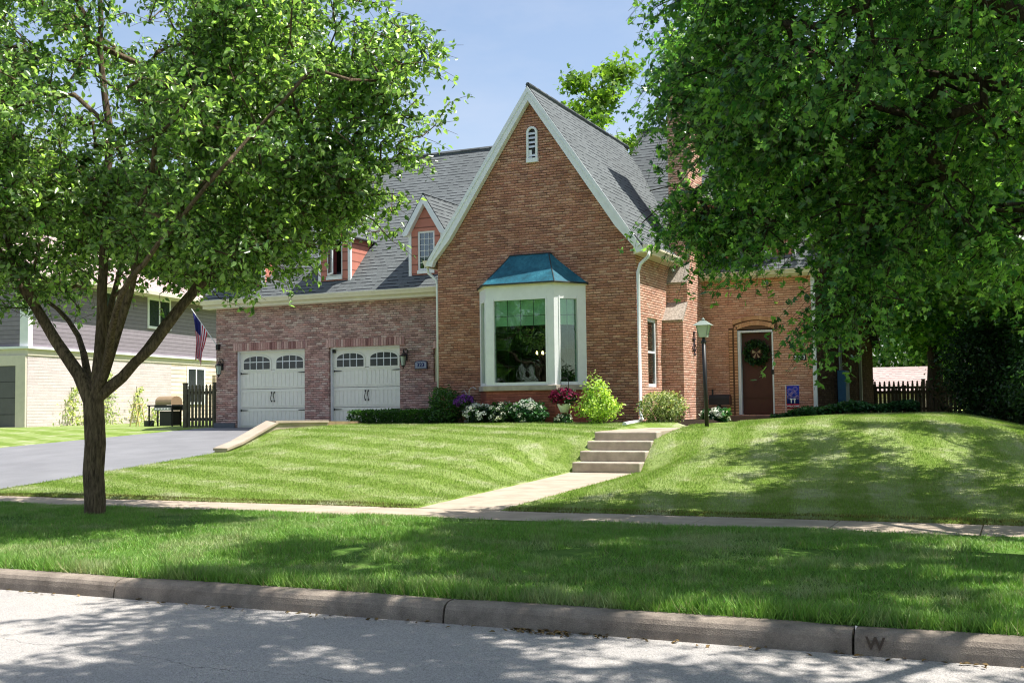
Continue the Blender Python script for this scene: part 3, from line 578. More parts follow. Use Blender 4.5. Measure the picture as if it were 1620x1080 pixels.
# louvred vent with a round head
def archpoly(x0, x1, z0, zs, y, n=10): c = (x0 + x1) / 2; h = (x1 - x0) / 2; return [(x0, y, z0), (x1, y, z0)] + [(c + h * math.cos(math.pi * i / n), y, zs + h * math.sin(math.pi * i / n)) for i in range(n + 1)]
v = MB(); outer = archpoly(-2.63, -2.35, 7.4, 8.08, -.06); v.box(-2.63, -.06, 7.4, -2.58, .0, 8.08).box(-2.40, -.06, 7.4, -2.35, .0, 8.08).box(-2.64, -.07, 7.36, -2.34, .0, 7.46)
for i in range(8):
    t0, t1 = math.pi * i / 8, math.pi * (i + 1) / 8; c = -2.49
    v.prism([(c + .14 * math.cos(t0), -.06, 8.08 + .14 * math.sin(t0)), (c + .14 * math.cos(t1), -.06, 8.08 + .14 * math.sin(t1)), (c + .09 * math.cos(t1), -.06, 8.08 + .09 * math.sin(t1)), (c + .09 * math.cos(t0), -.06, 8.08 + .09 * math.sin(t0))], (0, .058, 0))
vt = hp(v, 'gable_vent', 'white')
sl_ = MB()
for i in range(6):
    if i == 1: continue
    z0 = 7.5 + i * .105; sl_.add([(-2.58, -.045, z0), (-2.40, -.045, z0), (-2.40, -.01, z0 + .06), (-2.58, -.01, z0 + .06)], [(0, 1, 2, 3)])
sl_.box(-2.575, -.03, 7.46, -2.50, -.02, 7.66)
hp(sl_, 'louvres', 'white', vt); hp(MB().prism([(p[0], -.004, p[2]) for p in archpoly(-2.62, -2.36, 7.4, 8.08, 0)], (0, .002, 0)), 'vent_opening', 'charcoal', vt)
# ---- bay window
BC = -2.575; bw_, bf, bd = 1.365, .86, .72
bay = hp(MB().prism([(BC - bw_ - .05, 0, 1.95), (BC - bf - .05, -bd - .05, 1.95), (BC + bf + .05, -bd - .05, 1.95), (BC + bw_ + .05, 0, 1.95)], (0, 0, .12)), 'bay_window', 'concrete', bevel=.01)
tag(bay, 'white bay window with leaded panes under a blue copper roof')
hp(MB().prism([(BC - bw_, 0, GZ0), (BC - bf, -bd, GZ0), (BC + bf, -bd, GZ0), (BC + bw_, 0, GZ0)], (0, 0, 1.95 - GZ0)), 'bay_base', brick('bay_brick', [g((150, 84, 70)), g((176, 106, 88)), g((140, 80, 66))], g((110, 78, 66)), big=.12, mf=.16, bumpd=.008), bay)
hp(MB().prism([(BC - bw_, 0, 4.10), (BC - bf, -bd, 4.10), (BC + bf, -bd, 4.10), (BC + bw_, 0, 4.10)], (0, 0, .32)), 'bay_head', 'white', bay)
hp(MB().prism([(BC - bw_ - .03, 0, 4.36), (BC - bf - .03, -bd - .04, 4.36), (BC + bf + .03, -bd - .04, 4.36), (BC + bw_ + .03, 0, 4.36)], (0, 0, .05)), 'bay_cornice', 'cream', bay)
def obox(mb, p0, p1, z0, z1, t0, t1, y0, y1):
    """box in a vertical panel from p0 to p1: t along, y inwards"""
    p0 = Vector((*p0, 0)); p1 = Vector((*p1, 0)); d = (p1 - p0); L = d.length; d.normalize(); n = Vector((-d.y, d.x, 0))
    M4 = Matrix(((d.x, n.x, 0, p0.x), (d.y, n.y, 0, p0.y), (0, 0, 1, 0), (0, 0, 0, 1)))
    return mb.box(t0, y0, z0, t1, y1, z1, 0, M4)
panels = [((BC - bw_, 0), (BC - bf, -bd)), ((BC - bf, -bd), (BC + bf, -bd)), ((BC + bf, -bd), (BC + bw_, 0))]
for k, (p0, p1) in enumerate(panels):
    L = (Vector(p1) - Vector(p0)).length; e0, e1 = (.22, .16) if k == 1 else (.20, .22)
    e0, e1 = {0: (.25, .16), 1: (.21, .21), 2: (.16, .25)}[k]
    f = MB(); obox(f, p0, p1, 2.07, 4.10, 0, e0, 0, .1); obox(f, p0, p1, 2.07, 4.10, L - e1, L, 0, .1)
    obox(f, p0, p1, 2.07, 2.14, e0, L - e1, -.006, .1); obox(f, p0, p1, 4.04, 4.10, e0, L - e1, .0, .1)
    obox(f, p0, p1, 2.07, 4.10, e0 - .035, e0, -.012, -.002); obox(f, p0, p1, 2.07, 4.10, L - e1, L - e1 + .035, -.012, -.002)
    fo = hp(f, 'bay_frame', 'white', bay)
    hp(obox(MB(), p0, p1, 2.13, 4.05, e0 - .01, L - e1 + .01, .05, .056), 'bay_glass', 'glass_bay', bay)
    mt = MB(); nv = 4 if k == 1 else 2
    for i in range(1, nv): t = e0 + (L - e0 - e1) * i / nv; obox(mt, p0, p1, 2.14, 4.05, t - .006, t + .006, .06, .068)
    for i in range(1, 5): z = 2.14 + 1.91 * i / 5; obox(mt, p0, p1, z - .006, z + .006, e0, L - e1, .0585, .067)
    hp(mt, 'leaded_bars', 'charcoal', bay)
    bl = MB()
    for i in range(5): obox(bl, p0, p1, 3.45 + i * .13, 3.585 + i * .13, e0 - .02, L - e1 + .02, .13 + .008 * (i % 2), .145 + .008 * (i % 2))
    hp(bl, 'pleated_shade', 'blind', bay)
# copper roof: swept, hipped
cr_ = MB(); lv = []
for i in range(7):
    t = i / 6; k = 1 - t; e = k ** 1.12
    z = 4.41 + (5.16 - 4.41) * (t ** .96)
    hw_w = .53 + (bw_ + .07 - .53) * e; hw_f = .50 + (bf + .06 - .50) * e; dp = .10 + (bd + .09 - .10) * e
    lv.append([(BC - hw_w, .02, z), (BC - hw_f, -dp, z), (BC + hw_f, -dp, z), (BC + hw_w, .02, z)])
vs = [p for l in lv for p in l]; fs = []
for i in range(6):
    for j in range(3): fs.append((i * 4 + j, i * 4 + j + 1, (i + 1) * 4 + j + 1, (i + 1) * 4 + j))
fs += [(24, 25, 26, 27), (3, 2, 1, 0)]; hp(cr_.add(vs, fs), 'bay_roof', 'copper', bay)
ed = MB(); ed.tube(lv[0], .022, 6); ed.tube([l[1] for l in lv], .014, 6); ed.tube([l[2] for l in lv], .014, 6); ed.tube(lv[-1], .02, 6); ed.tube([l[0] for l in lv], .02, 6); ed.tube([l[3] for l in lv], .02, 6)
hp(ed, 'roof_seams', 'copper_edge', bay)
rm = MB(); X0, X1, Y0, Y1, Z0, Z1 = -4.9, -.15, .12, 4.2, 1.35, 4.5
rm.add([(X0, Y0, Z0), (X1, Y0, Z0), (X1, Y1, Z0), (X0, Y1, Z0), (X0, Y0, Z1), (X1, Y0, Z1), (X1, Y1, Z1), (X0, Y1, Z1)], [(0, 1, 2, 3), (4, 7, 6, 5), (1, 5, 6, 2), (2, 6, 7, 3), (3, 7, 4, 0)]); hp(rm, 'dining_room', 'interior')
hp(MB().prism([(BC - bw_ + .1, .1, 4.06), (BC - bf + .05, -bd + .1, 4.06), (BC + bf - .05, -bd + .1, 4.06), (BC + bw_ - .1, .1, 4.06)], (0, 0, .03)), 'bay_ceiling', 'blind', bay)
# ---- dormers on the garage roof
def dormer(c, label, opened=False):
    Y = 1.22; hw, e, top = .5, 6.18, 7.04; zb = 4.98
    f = MB(); wx, wz0, wz1 = .25, 5.14, 6.16
    holes = [(c - wx, c + wx, wz0, wz1)]
    f.face([(c - hw, Y, e), (c + hw, Y, e), (c, Y, top - .1)]); wall_rects(f, c - hw, c + hw, zb, e, holes, Y, .08)
    for s in (-1, 1): f.face([(c + s * hw, Y, zb), (c + s * hw, 2.6, e + .1), (c + s * hw, Y, e + .1)])
    d = hp(f, 'dormer', 'siding_pink'); tag(d, label)
    for s in (-1, 1):
        t = MB(); t.box(min(c + s * (hw - .07), c + s * (hw + .012)), Y - .015, zb, max(c + s * (hw - .07), c + s * (hw + .012)), Y + .06, e)
        hp(t, 'corner_board', 'white', d)
    rf = MB()
    for s in (-1, 1):
        n = [(c + s * (hw + .13), Y - .14, e - .03), (c + s * (hw + .13), 2.65, e - .03), (c, 3.4, top + .1), (c, Y - .14, top + .1)]; slab(rf, n, .05)
    hp(rf, 'dormer_roof', 'shingle', d)
    bd_ = MB(); sl_ = (top + .1 - (e - .03)) / (hw + .13)
    for s in (-1, 1):
        bd_.prism([(c + s * (hw + .13), Y - .15, e - .08), (c, Y - .15, top + .05), (c, Y - .15, top - .18), (c + s * (hw - .02), Y - .15, e - .12), (c + s * (hw + .09), Y - .15, e - .15)], (0, .16, 0))
    hp(bd_, 'rake_board', 'white', d)
    wn = MB().box(c - wx, Y + .02, wz0, c - wx + .05, Y + .08, wz1).box(c + wx - .05, Y + .02, wz0, c + wx, Y + .08, wz1).box(c - wx + .05, Y + .02, wz1 - .05, c + wx - .05, Y + .08, wz1).box(c - wx + .05, Y + .02, wz0, c + wx - .05, Y + .08, wz0 + .05).box(c - wx - .0, Y - .04, wz0 - .09, c + wx + .0, Y + .012, wz0 - .005)
    hp(wn, 'window_frame', 'white', d)
    hp(MB().box(c - wx, Y + .3, wz0 - .02, c + wx, Y + .32, wz1 + .02), 'window_recess', 'interior', d)
    if opened:
        M4 = Matrix.Translation((c - wx + .03, Y + .0, 0)) @ Matrix.Rotation(R(-38), 4, 'Z')
        sh = MB(); W2 = 2 * wx - .08
        sh.box(0, -.015, wz0 + .04, .04, .015, wz1 - .05, 0, M4).box(W2 - .04, -.015, wz0 + .04, W2, .015, wz1 - .05, 0, M4).box(.04, -.015, wz0 + .04, W2 - .04, .015, wz0 + .08, 0, M4).box(.04, -.015, wz1 - .09, W2 - .04, .015, wz1 - .05, 0, M4)
        hp(sh, 'open_sash', 'white', d); hp(MB().box(.04, -.004, wz0 + .08, W2 - .04, .004, wz1 - .09, 0, M4), 'sash_glass', 'glass', d)
        hp(MB().box(c - wx + .03, Y + .12, wz0 + .02, c - .02, Y + .14, wz1), 'curtain', 'curtain', d)
    else:
        hp(MB().box(c - wx + .05, Y + .045, wz0 + .05, c + wx - .05, Y + .05, wz1 - .05), 'window_glass', 'glass_dark', d)
        mt = MB()
        for i in (1, 2): mt.box(c - wx + .05 + .4 * i / 3 - .006, Y + .03, wz0 + .05, c - wx + .05 + .4 * i / 3 + .006, Y + .042, wz1 - .05)
        for i in range(1, 6): mt.box(c - wx + .05, Y + .029, wz0 + .05 + .92 * i / 6 - .006, c + wx - .05, Y + .041, wz0 + .05 + .92 * i / 6 + .006)
        hp(mt, 'window_muntins', 'white', d)
    return d
dormer(-6.06, 'dormer next to the tall gable, with a closed gridded window'); dormer(-8.87, 'middle dormer with its casement window open', True); dormer(-11.7, 'far left dormer half hidden by leaves')
# ---- main roof and entry wing
EY = 4.0
w = MB(); dx0, dx1, ez0, ez1 = 1.38, 2.27, 1.3, 3.44
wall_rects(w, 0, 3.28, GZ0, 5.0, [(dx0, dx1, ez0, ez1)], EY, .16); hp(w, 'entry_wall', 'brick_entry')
w = MB(); w.face([(3.28, 4.0, GZ0), (3.28, 15.8, GZ0), (3.28, 15.8, 3.4), (3.28, 10.9, 6.05), (3.28, 8, 9.6), (3.28, 4.0, 4.95)]); hp(w, 'end_wall', 'brick_end')
w = MB(); w.face([(-5, 15.8, GZ0), (-5, 15.8, 3.4), (3.28, 15.8, 3.4), (3.28, 15.8, GZ0)]); w.face([(-5, 10, GZ0), (-5, 15.8, GZ0), (-5, 15.8, 3.4), (-5, 10.9, 6.05), (-5, 8, 9.6), (-5, 6, 7)]); hp(w, 'rear_wall', 'brick_end')
r = MB(); MR = [(3.7, 4.87), (8, 9.83), (10.9, 6.2), (16.0, 3.48)]
for (a0, b0), (a1, b1) in zip(MR[:-1], MR[1:]): slab(r, [(-2.4, a0, b0), (3.5, a0, b0), (3.5, a1, b1), (-2.4, a1, b1)], .1)
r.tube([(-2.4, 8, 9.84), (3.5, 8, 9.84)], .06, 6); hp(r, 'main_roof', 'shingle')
for (a0, b0), (a1, b1) in zip(MR[:-1], MR[1:]):
    d_ = (Vector((0, a1, b1)) - Vector((0, a0, b0))).normalized(); n = Vector((0, -d_.z, d_.y)) * -.22
    hp(MB().prism([(3.505, a0, b0), (3.505, a1, b1), (3.505, a1 + n.y, b1 + n.z), (3.505, a0 + n.y, b0 + n.z)], (.025, 0, 0)), 'rake_board', 'charcoal')
hp(MB().box(.51, 3.74, 4.72, 3.45, 4.0, 4.84), 'soffit', 'cream'); hp(gutter((.51, 3.72, 4.77), (3.5, 3.72, 4.77), (0, -1, 0), h=.12), 'gutter', 'cream')
hp(MB().box(3.24, 3.90, 1.15, 3.335, 3.995, 4.78), 'downspout', 'white', bevel=.01)
# shed dormer over the entry
ex0, ex1, ey, ez = .52, 2.85, 4.06, 5.2
w = MB(); wall_rects(w, ex0, ex1, ez, 6.88, [(1.5, 2.15, 5.42, 6.5)], ey, .08); w.face([(ex1, ey, ez), (ex1, 6.6, 8.1), (ex1, ey, 6.9)])
sd = hp(w, 'shed_dormer', 'siding_pink'); tag(sd, 'wide salmon-sided dormer above the front door, behind the leaves')
hp(slab(MB(), [(ex0 - .2, 3.86, 6.92), (ex1 + .15, 3.86, 6.92), (ex1 + .15, 6.75, 8.37), (ex0 - .2, 6.75, 8.37)], .08), 'dormer_roof', 'shingle', sd)
hp(MB().box(ex0 - .2, 3.83, 6.76, ex1 + .15, 3.87, 6.9).box(ex1 - .05, ey - .02, ez, ex1 + .02, ey + .05, 6.8), 'dormer_trim', 'white', sd)
hp(MB().box(1.5, ey - .02, 5.42, 1.56, ey + .06, 6.5).box(2.09, ey - .02, 5.42, 2.15, ey + .06, 6.5).box(1.56, ey - .02, 6.44, 2.09, ey + .06, 6.5).box(1.3, ey - .04, 5.28, 2.3, ey - .003, 5.42).box(1.3, ey - .03, 5.42, 1.42, ey - .003, 6.6), 'window_frame', 'white', sd)
hp(MB().box(1.56, ey + .03, 5.42, 2.09, ey + .035, 6.44), 'window_glass', 'glass_dark', sd); hp(MB().box(1.4, ey + .4, 5.3, 2.3, ey + .42, 6.6), 'window_recess', 'interior', sd)
# front door
dy = EY + .13
dr = hp(MB().box(1.455, dy, ez0 + .03, 2.235, dy + .05, 3.36), 'front_door', 'door_brown'); tag(dr, 'dark brown front door hung with a green wreath')
hp(MB().box(1.5, dy - .012, 1.72, 2.19, dy - .001, 1.76).box(1.455, dy - .015, 1.33, 2.235, dy - .001, 1.40), 'door_rail', 'door_brown', dr)
hp(MB().box(1.38, EY - .01, ez0, 1.452, dy + .06, 3.37).box(2.238, EY - .01, ez0, 2.275, dy + .06, 3.37).box(1.38, EY - .012, 3.37, 2.275, dy + .06, 3.45), 'door_frame', 'white', dr)
hp(MB().box(2.215, EY - .03, 2.3, 2.275, EY - .012, 2.42), 'door_latch', 'black', dr)
hp(MB().box(1.2, 3.5, 1.1, 2.55, 3.99, 1.28), 'door_step', plain('brown_stone_step', g((120, 96, 84)), .9, .2), bevel=.012)
ar = MB()
for (rad, t, y0) in ((0, .11, -.03), (.135, .10, -.045)):
    x0, x1 = 1.36 - rad * .6, 2.30 + rad * .6; n = 13 + int(rad * 20)
    for i in range(n):
        u = (i + .5) / n; X = x0 + (x1 - x0) * u; Z = 3.45 + rad + .1 * math.sin(math.pi * u); tl = (u - .5) * .5
        ar.box(-.036, EY + y0, 0, .036, EY + .02, t, 0, Matrix.Translation((X, 0, Z)) @ Matrix.Rotation(tl, 4, 'Y'))
hp(ar, 'door_arch', 'brick_arch'); hp(MB().prism([(1.27, EY - .012, 3.42), (2.39, EY - .012, 3.42), (2.39, EY - .012, 3.68), (1.83, EY - .012, 3.80), (1.27, EY - .012, 3.68)], (0, .01, 0)), 'arch_mortar', 'mortar')
jm = MB(); jm2 = MB(); z = ez0 - .05
while z < 3.5:
    jm.box(1.295, EY - .03, z + .008, 1.375, EY + .01, z + .066)
    if z < 3.45: jm2.box(1.165, EY - .045, z + .008, 1.25, EY + .01, z + .062)
    z += .0735
hp(jm, 'brick_jamb', 'brick_arch'); hp(jm2, 'brick_jamb', 'brick_arch'); hp(MB().box(1.15, EY - .008, ez0, 1.375, EY - .002, 3.5), 'jamb_mortar', 'mortar')
def number(name, x, y, z, size, parent, mat_t, n='323', sx=1.): return text(name, n, size, mat_t, front(x, y, z, sx), parent)
npl = MB()
for i in range(3): npl.box(2.77 + i * .105, EY - .022, 2.63, 2.865 + i * .105, EY - .008, 2.77)
plq = hp(npl, 'number_tiles', 'black')
for i, ch in enumerate('323'): text('digit', ch, .13, M['white'], front(2.8175 + i * .105, EY - .025, 2.70), plq)
plq2 = hp(MB().prism([(-6.40, 1.165, 2.58), (-6.03, 1.165, 2.58), (-6.03, 1.165, 2.76), (-6.10, 1.165, 2.79), (-6.215, 1.165, 2.80), (-6.33, 1.165, 2.79), (-6.40, 1.165, 2.76)], (0, .03, 0)), 'number_plaque', 'plaque')
hp(MB().prism([(-6.375, 1.158, 2.60), (-6.055, 1.158, 2.60), (-6.055, 1.158, 2.745), (-6.11, 1.158, 2.768), (-6.32, 1.158, 2.768), (-6.375, 1.158, 2.745)], (0, .006, 0)), 'plaque_face', 'plaque_face', plq2)
text('digit', '323', .135, M['flag_blue'], front(-6.215, 1.155, 2.68, 1.1), plq2)
# chimney
c = MB(); Xc = .506
c.box(-.1, 2.05, GZ0, Xc, 4.0, 3.62); c.prism([(-.1, 2.05, 3.62), (-.1, 2.5, 4.03), (-.1, 4.0, 4.03), (-.1, 4.0, 3.62)], (Xc + .1, 0, 0))
c.box(-.1, 2.5, 4.03, Xc, 4.0, 4.56); c.prism([(-.1, 2.5, 4.56), (-.1, 2.8, 5.02), (-.1, 4.1, 5.02), (-.1, 4.1, 4.56)], (Xc + .1, 0, 0)); c.box(0.0, 2.8, 5.02, Xc, 4.15, 10.1)
for i in range(3): c.box(-.02 - .025 * i, 2.78 - .025 * i, 10.1 + .075 * i, Xc + .02 + .025 * i, 4.17 + .025 * i, 10.175 + .075 * i)
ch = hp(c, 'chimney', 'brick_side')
hp(MB().prism([(-.0, 2.0, 3.625), (-.0, 2.5, 4.09), (-.0, 2.5, 4.03), (-.0, 2.05, 3.57)], (Xc + .004, 0, 0)), 'sloped_stone', 'stone_cap', ch); hp(MB().prism([(0, 2.45, 4.58), (0, 2.8, 5.09), (0, 2.8, 5.02), (0, 2.5, 4.53)], (Xc + .004, 0, 0)), 'sloped_stone', 'stone_cap', ch)
hp(MB().box(-.12, 2.68, 10.32, Xc + .12, 4.28, 10.40), 'chimney_cap', 'concrete', ch)
sc_ = MB()
for s in (-1, 1):
    pts = [(Xc + .02, 3.0 + s * (.09 + .06 * math.sin(t * 7)), 3.06 + .3 * (t - .5) * 1.1) for t in np.linspace(0, 1, 16)]; sc_.tube(pts, .012, 6)
sc_.tube([(Xc + .02, 3.0, 2.82), (Xc + .02, 3.0, 3.36)], .014, 6).tube([(Xc + .02, 2.86, 3.2), (Xc + .02, 3.14, 3.2)], .012, 6).tube([(Xc + .02, 2.88, 2.94), (Xc + .02, 3.12, 2.94)], .012, 6)
for zz in (2.82, 3.36): sc_.lathe((Xc + .02, 3.0, zz), [(.03, -.03), (.04, 0), (.03, .03)], 8)
hp(sc_, 'iron_scroll', 'iron', ch)
# end wall fittings
hp(MB().box(3.3, 7.5, 1.48, 3.52, 8.2, 2.45).box(3.3, 8.25, 2.2, 3.46, 8.5, 2.42), 'utility_cabinet', 'blue_grey', bevel=.012)
hp(MB().tube([(3.33, 7.8, 2.45), (3.33, 7.8, 4.2), (3.31, 7.8, 6.3)], .022, 6), 'conduit', 'white'); hp(MB().tube([(3.34, 8.0, 2.45), (3.34, 8.0, 3.9)], .03, 6), 'conduit', 'steel')
hp(MB().box(3.3, 12.0, 1.2, 3.38, 12.14, 3.5).box(3.3, 11.5, 3.5, 3.38, 11.64, 5.7), 'downspout', 'cream')
hp(MB().box(3.3, 9.2, 3.3, 3.36, 9.3, 6.6), 'downspout', 'white')
# wall lanterns
def wall_lantern(x, y, z, s, label):
    m = MB(); m.tube([(x, y, z + .02), (x, y - .08, z + .12), (x, y - .16, z + .16), (x, y - .17, z + .08)], .013, 6); m.box(x - .035, y - .02, z - .08, x + .035, y, z + .1)
    m.tube([(x - .03, y - .02, z + .1), (x - .06, y - .05, z + .2), (x - .02, y - .08, z + .24)], .012, 6).tube([(x + .03, y - .02, z + .1), (x + .06, y - .05, z + .2), (x + .02, y - .08, z + .24)], .012, 6)
    yc = y - .17; m.lathe((x, yc, z), [(.03, .1), (.095, .05), (.1, .035)], 8); m.lathe((x, yc, z), [(.055, -.20), (.04, -.225), (.015, -.25), (.02, -.27), (.005, -.29)], 8)
    for k in range(4):
        t = math.pi / 4 + k * math.pi / 2; m.tube([(x + .085 * math.cos(t), yc + .085 * math.sin(t), z + .04), (x + .055 * math.cos(t), yc + .055 * math.sin(t), z - .2)], .008, 5)
    o = hp(m, 'wall_lantern', 'black'); tag(o, label); hp(MB().lathe((x, yc, z), [(.048, -.2), (.076, .035)], 8), 'lantern_glass', 'lamp_glass', o)
wall_lantern(-12.6, 1.2, 2.78, 1, 'black carriage lantern left of the garage doors'); wall_lantern(-6.66, 1.2, 2.88, 1, 'black carriage lantern right of the garage doors')

# ------------------------------------------------------------------ things by the house
o = thing('chandelier', (-2.98, 1.5, 3.6), 'small lit candle chandelier seen through the bay window', 'chandelier')
m = MB(); m.tube([(-2.98, 1.5, 4.45), (-2.98, 1.5, 2.9)], .012, 6); m.lathe((-2.98, 1.5, 2.78), [(.01, 0), (.05, .05), (.02, .12)], 8)
for k in range(5):
    t = k * 2 * math.pi / 5 + .3; m.tube([(-2.98, 1.5, 2.84), (-2.98 + .07 * math.cos(t), 1.5 + .07 * math.sin(t), 2.78), (-2.98 + .13 * math.cos(t), 1.5 + .13 * math.sin(t), 2.86)], .008, 5)
m.build('chandelier_arms', M['black'], o)
for k in range(5):
    t = k * 2 * math.pi / 5 + .3; MB().lathe((-2.98 + .13 * math.cos(t), 1.5 + .13 * math.sin(t), 2.87), [(.008, 0), (.018, .03), (.004, .08)], 6).build('candle_bulb', M['bulb'], o)
# low retaining wall
rw = thing('retaining_wall', (-7.8, -3.2, 1.0), 'pale concrete retaining wall sloping down beside the driveway', 'wall')
m = MB(); path = [(-7.80, -5.05, .74), (-7.80, -4.5, .86), (-7.80, -3.2, 1.285), (-7.31, -1.8, 1.27)]
def wallstrip(m, p, q, t, zb):
    d = Vector((q[0] - p[0], q[1] - p[1], 0)).normalized(); n = Vector((d.y, -d.x, 0)) * t
    P = [(p[0], p[1], zb), (q[0], q[1], zb), (q[0], q[1], q[2]), (p[0], p[1], p[2])]; m.prism(P, tuple(n))
for p, q in zip(path[:-1], path[1:]): wallstrip(m, p, q, .3, .55)
m.build('wall_body', M['concrete_lt'], rw)
m = MB()
for p, q in zip(path[:-1], path[1:]):
    d = Vector((q[0] - p[0], q[1] - p[1], 0)).normalized(); n = Vector((d.y, -d.x, 0)); a_ = Vector(p) - n * .04; b_ = Vector(q) - n * .04
    m.prism([tuple(a_ + Vector((0, 0, .001))), tuple(b_ + Vector((0, 0, .001))), tuple(b_ + n * .38 + Vector((0, 0, .001))), tuple(a_ + n * .38 + Vector((0, 0, .001)))], (0, 0, .05))
m.build('wall_coping', M['concrete_lt'], rw)
m = MB(); wallstrip(m, (-7.31, -1.79, 1.3), (-6.78, -.25, 1.26), .2, .9); wallstrip(m, (-6.78, -.24, 1.25), (-6.66, 1.18, 1.25), .2, .9)
m.build('timber_edging', M['timber'], rw)
# lamp post
lp = thing('lamp_post', (2.28, -2.8, 1.2), 'black lamp post with a pale square lantern on the lawn by the steps', 'lamp post')
m = MB(); x, y = 2.28, -2.8; m.tube([(x + .03, y, 1.0), (x, y, 2.82)], .04, 10); m.lathe((x, y, 2.8), [(.045, -.02), (.06, .0), (.045, .03), (.03, .06), (.03, .1)], 10); m.build('post', M['black'], lp, True)
m = MB(); vs = [(x + sx * .07, y + sy * .07, 2.9) for sx, sy in ((-1, -1), (1, -1), (1, 1), (-1, 1))] + [(x + sx * .115, y + sy * .115, 3.13) for sx, sy in ((-1, -1), (1, -1), (1, 1), (-1, 1))]
m.add(vs, [(0, 3, 2, 1), (4, 5, 6, 7), (0, 1, 5, 4), (1, 2, 6, 5), (2, 3, 7, 6), (3, 0, 4, 7)]); m.build('lantern_glass', M['lamp_glass'], lp)
m = MB()
for i in range(4): m.tube([Vector(vs[i]), Vector(vs[i + 4])], .008, 5)
m.add([(x - .17, y - .17, 3.13), (x + .17, y - .17, 3.13), (x + .17, y + .17, 3.13), (x - .17, y + .17, 3.13), (x - .05, y - .05, 3.22), (x + .05, y - .05, 3.22), (x + .05, y + .05, 3.22), (x - .05, y + .05, 3.22)], [(0, 3, 2, 1), (4, 5, 6, 7), (0, 1, 5, 4), (1, 2, 6, 5), (2, 3, 7, 6), (3, 0, 4, 7)])
m.lathe((x, y, 3.22), [(.03, 0), (.035, .03), (.01, .06)], 8); m.build('lantern_cap', M['verdigris'], lp)
# wreath
wr = thing('wreath', (1.86, 4.08, 2.85), 'round green leaf wreath with a pale bow on the brown door', 'wreath')
t = RNG.uniform(0, 2 * np.pi, 900); rr = .25 + RNG.normal(0, .045, 900)
leaves('wreath_leaves', np.stack([1.84 + rr * np.cos(t), 4.06 + RNG.normal(0, .02, 900), 2.86 + rr * np.sin(t)], 1), .07, M['leaf_dark'], wr, up=0)
m = MB()
for s in (-1, 1): m.prism([(1.84, 4.04, 2.86), (1.84 + s * .1, 4.02, 2.93), (1.84 + s * .11, 4.02, 2.84)], (0, .01, 0)).prism([(1.84, 4.04, 2.86), (1.84 + s * .09, 4.02, 2.74), (1.84 + s * .04, 4.02, 2.72)], (0, .01, 0))
m.build('bow', M['hood'], wr)
# hose reel / mail box by the door
hb = thing('wall_mailbox', (.85, 3.8, 1.5), 'dark metal mailbox on a bracket against the brick left of the door', 'mailbox')
m = MB(); q = [(.68, z0, z1) for z0, z1 in ()]
pr = [(3.62, 1.56), (3.62, 1.70)] + [(3.72 + .1 * math.cos(math.pi - k * math.pi / 6), 1.72 + .09 * math.sin(k * math.pi / 6)) for k in range(7)] + [(3.82, 1.70), (3.82, 1.56)]
m.prism([(.70, a_, b_) for a_, b_ in pr], (.52, 0, 0)); m.build('box_body', M['charcoal'], hb); MB().prism([(1.221, a_, b_) for a_, b_ in pr], (.015, 0, 0)).build('box_door', M['door_brown'], hb)
MB().box(.9, 3.68, 1.15, .98, 3.76, 1.56).box(.8, 3.7, 1.46, 1.05, 3.98, 1.5).build('bracket', M['charcoal'], hb); MB().tube([(.78, 3.7, 1.8), (.78, 3.7, 1.95)], .025, 6).build('finial', M['charcoal'], hb)
# garden banner
gb = thing('garden_flag', (2.8, 3.2, 1.2), 'small blue garden flag with fireworks and a red WELCOME band', 'flag')
m = MB().tube([(2.66, 3.4, 1.1), (2.66, 3.4, 2.02), (3.0, 3.4, 2.02)], .008, 5); m.build('flag_stand', M['white'], gb)
def cloth(name, x0, x1, z0, z1, y, mat, amp=.012):
    m = MB(); n = 12
    for i in range(n + 1):
        for zz in (z0, z1): m.v.append((x0 + (x1 - x0) * i / n, y + amp * math.sin(i * .9) * (1 if zz == z0 else .3), zz))
    for i in range(n): m.f.append((2 * i, 2 * i + 2, 2 * i + 3, 2 * i + 1)); m.mi.append(0)
    o = m.build(name, mat, gb, True); sm = o.modifiers.new('s', 'SOLIDIFY'); sm.thickness = .003; return o
cloth('banner_field', 2.69, 2.99, 1.56, 2.0, 3.395, M['banner_blue']); cloth('banner_band', 2.69, 2.99, 1.45, 1.56, 3.395, M['banner_red'])
text('banner_word', 'WELCOME', .062, M['white'], front(2.84, 3.375, 1.505), gb, .001); 
m = MB()
for (fx, fz, fr) in ((2.78, 1.86, .08), (2.9, 1.92, .06), (2.86, 1.78, .09), (2.75, 1.73, .05), (2.95, 1.72, .05)):
    for k in range(14):
        t = k * math.pi / 7; m.prism([(fx + fr * .3 * math.cos(t), 3.38, fz + fr * .3 * math.sin(t)), (fx + fr * math.cos(t + .05), 3.38, fz + fr * math.sin(t + .05)), (fx + fr * math.cos(t - .05), 3.38, fz + fr * math.sin(t - .05))], (0, .004, 0))
m.build('fireworks', M['banner_pink'], gb)
m = MB()
for xx in (2.80, 2.88): m.box(xx - .012, 3.374, 1.58, xx + .012, 3.379, 1.67)
m.box(2.77, 3.373, 1.66, 2.83, 3.378, 1.69).box(2.85, 3.373, 1.66, 2.91, 3.378, 1.69); m.build('banner_motif', M['white'], gb)
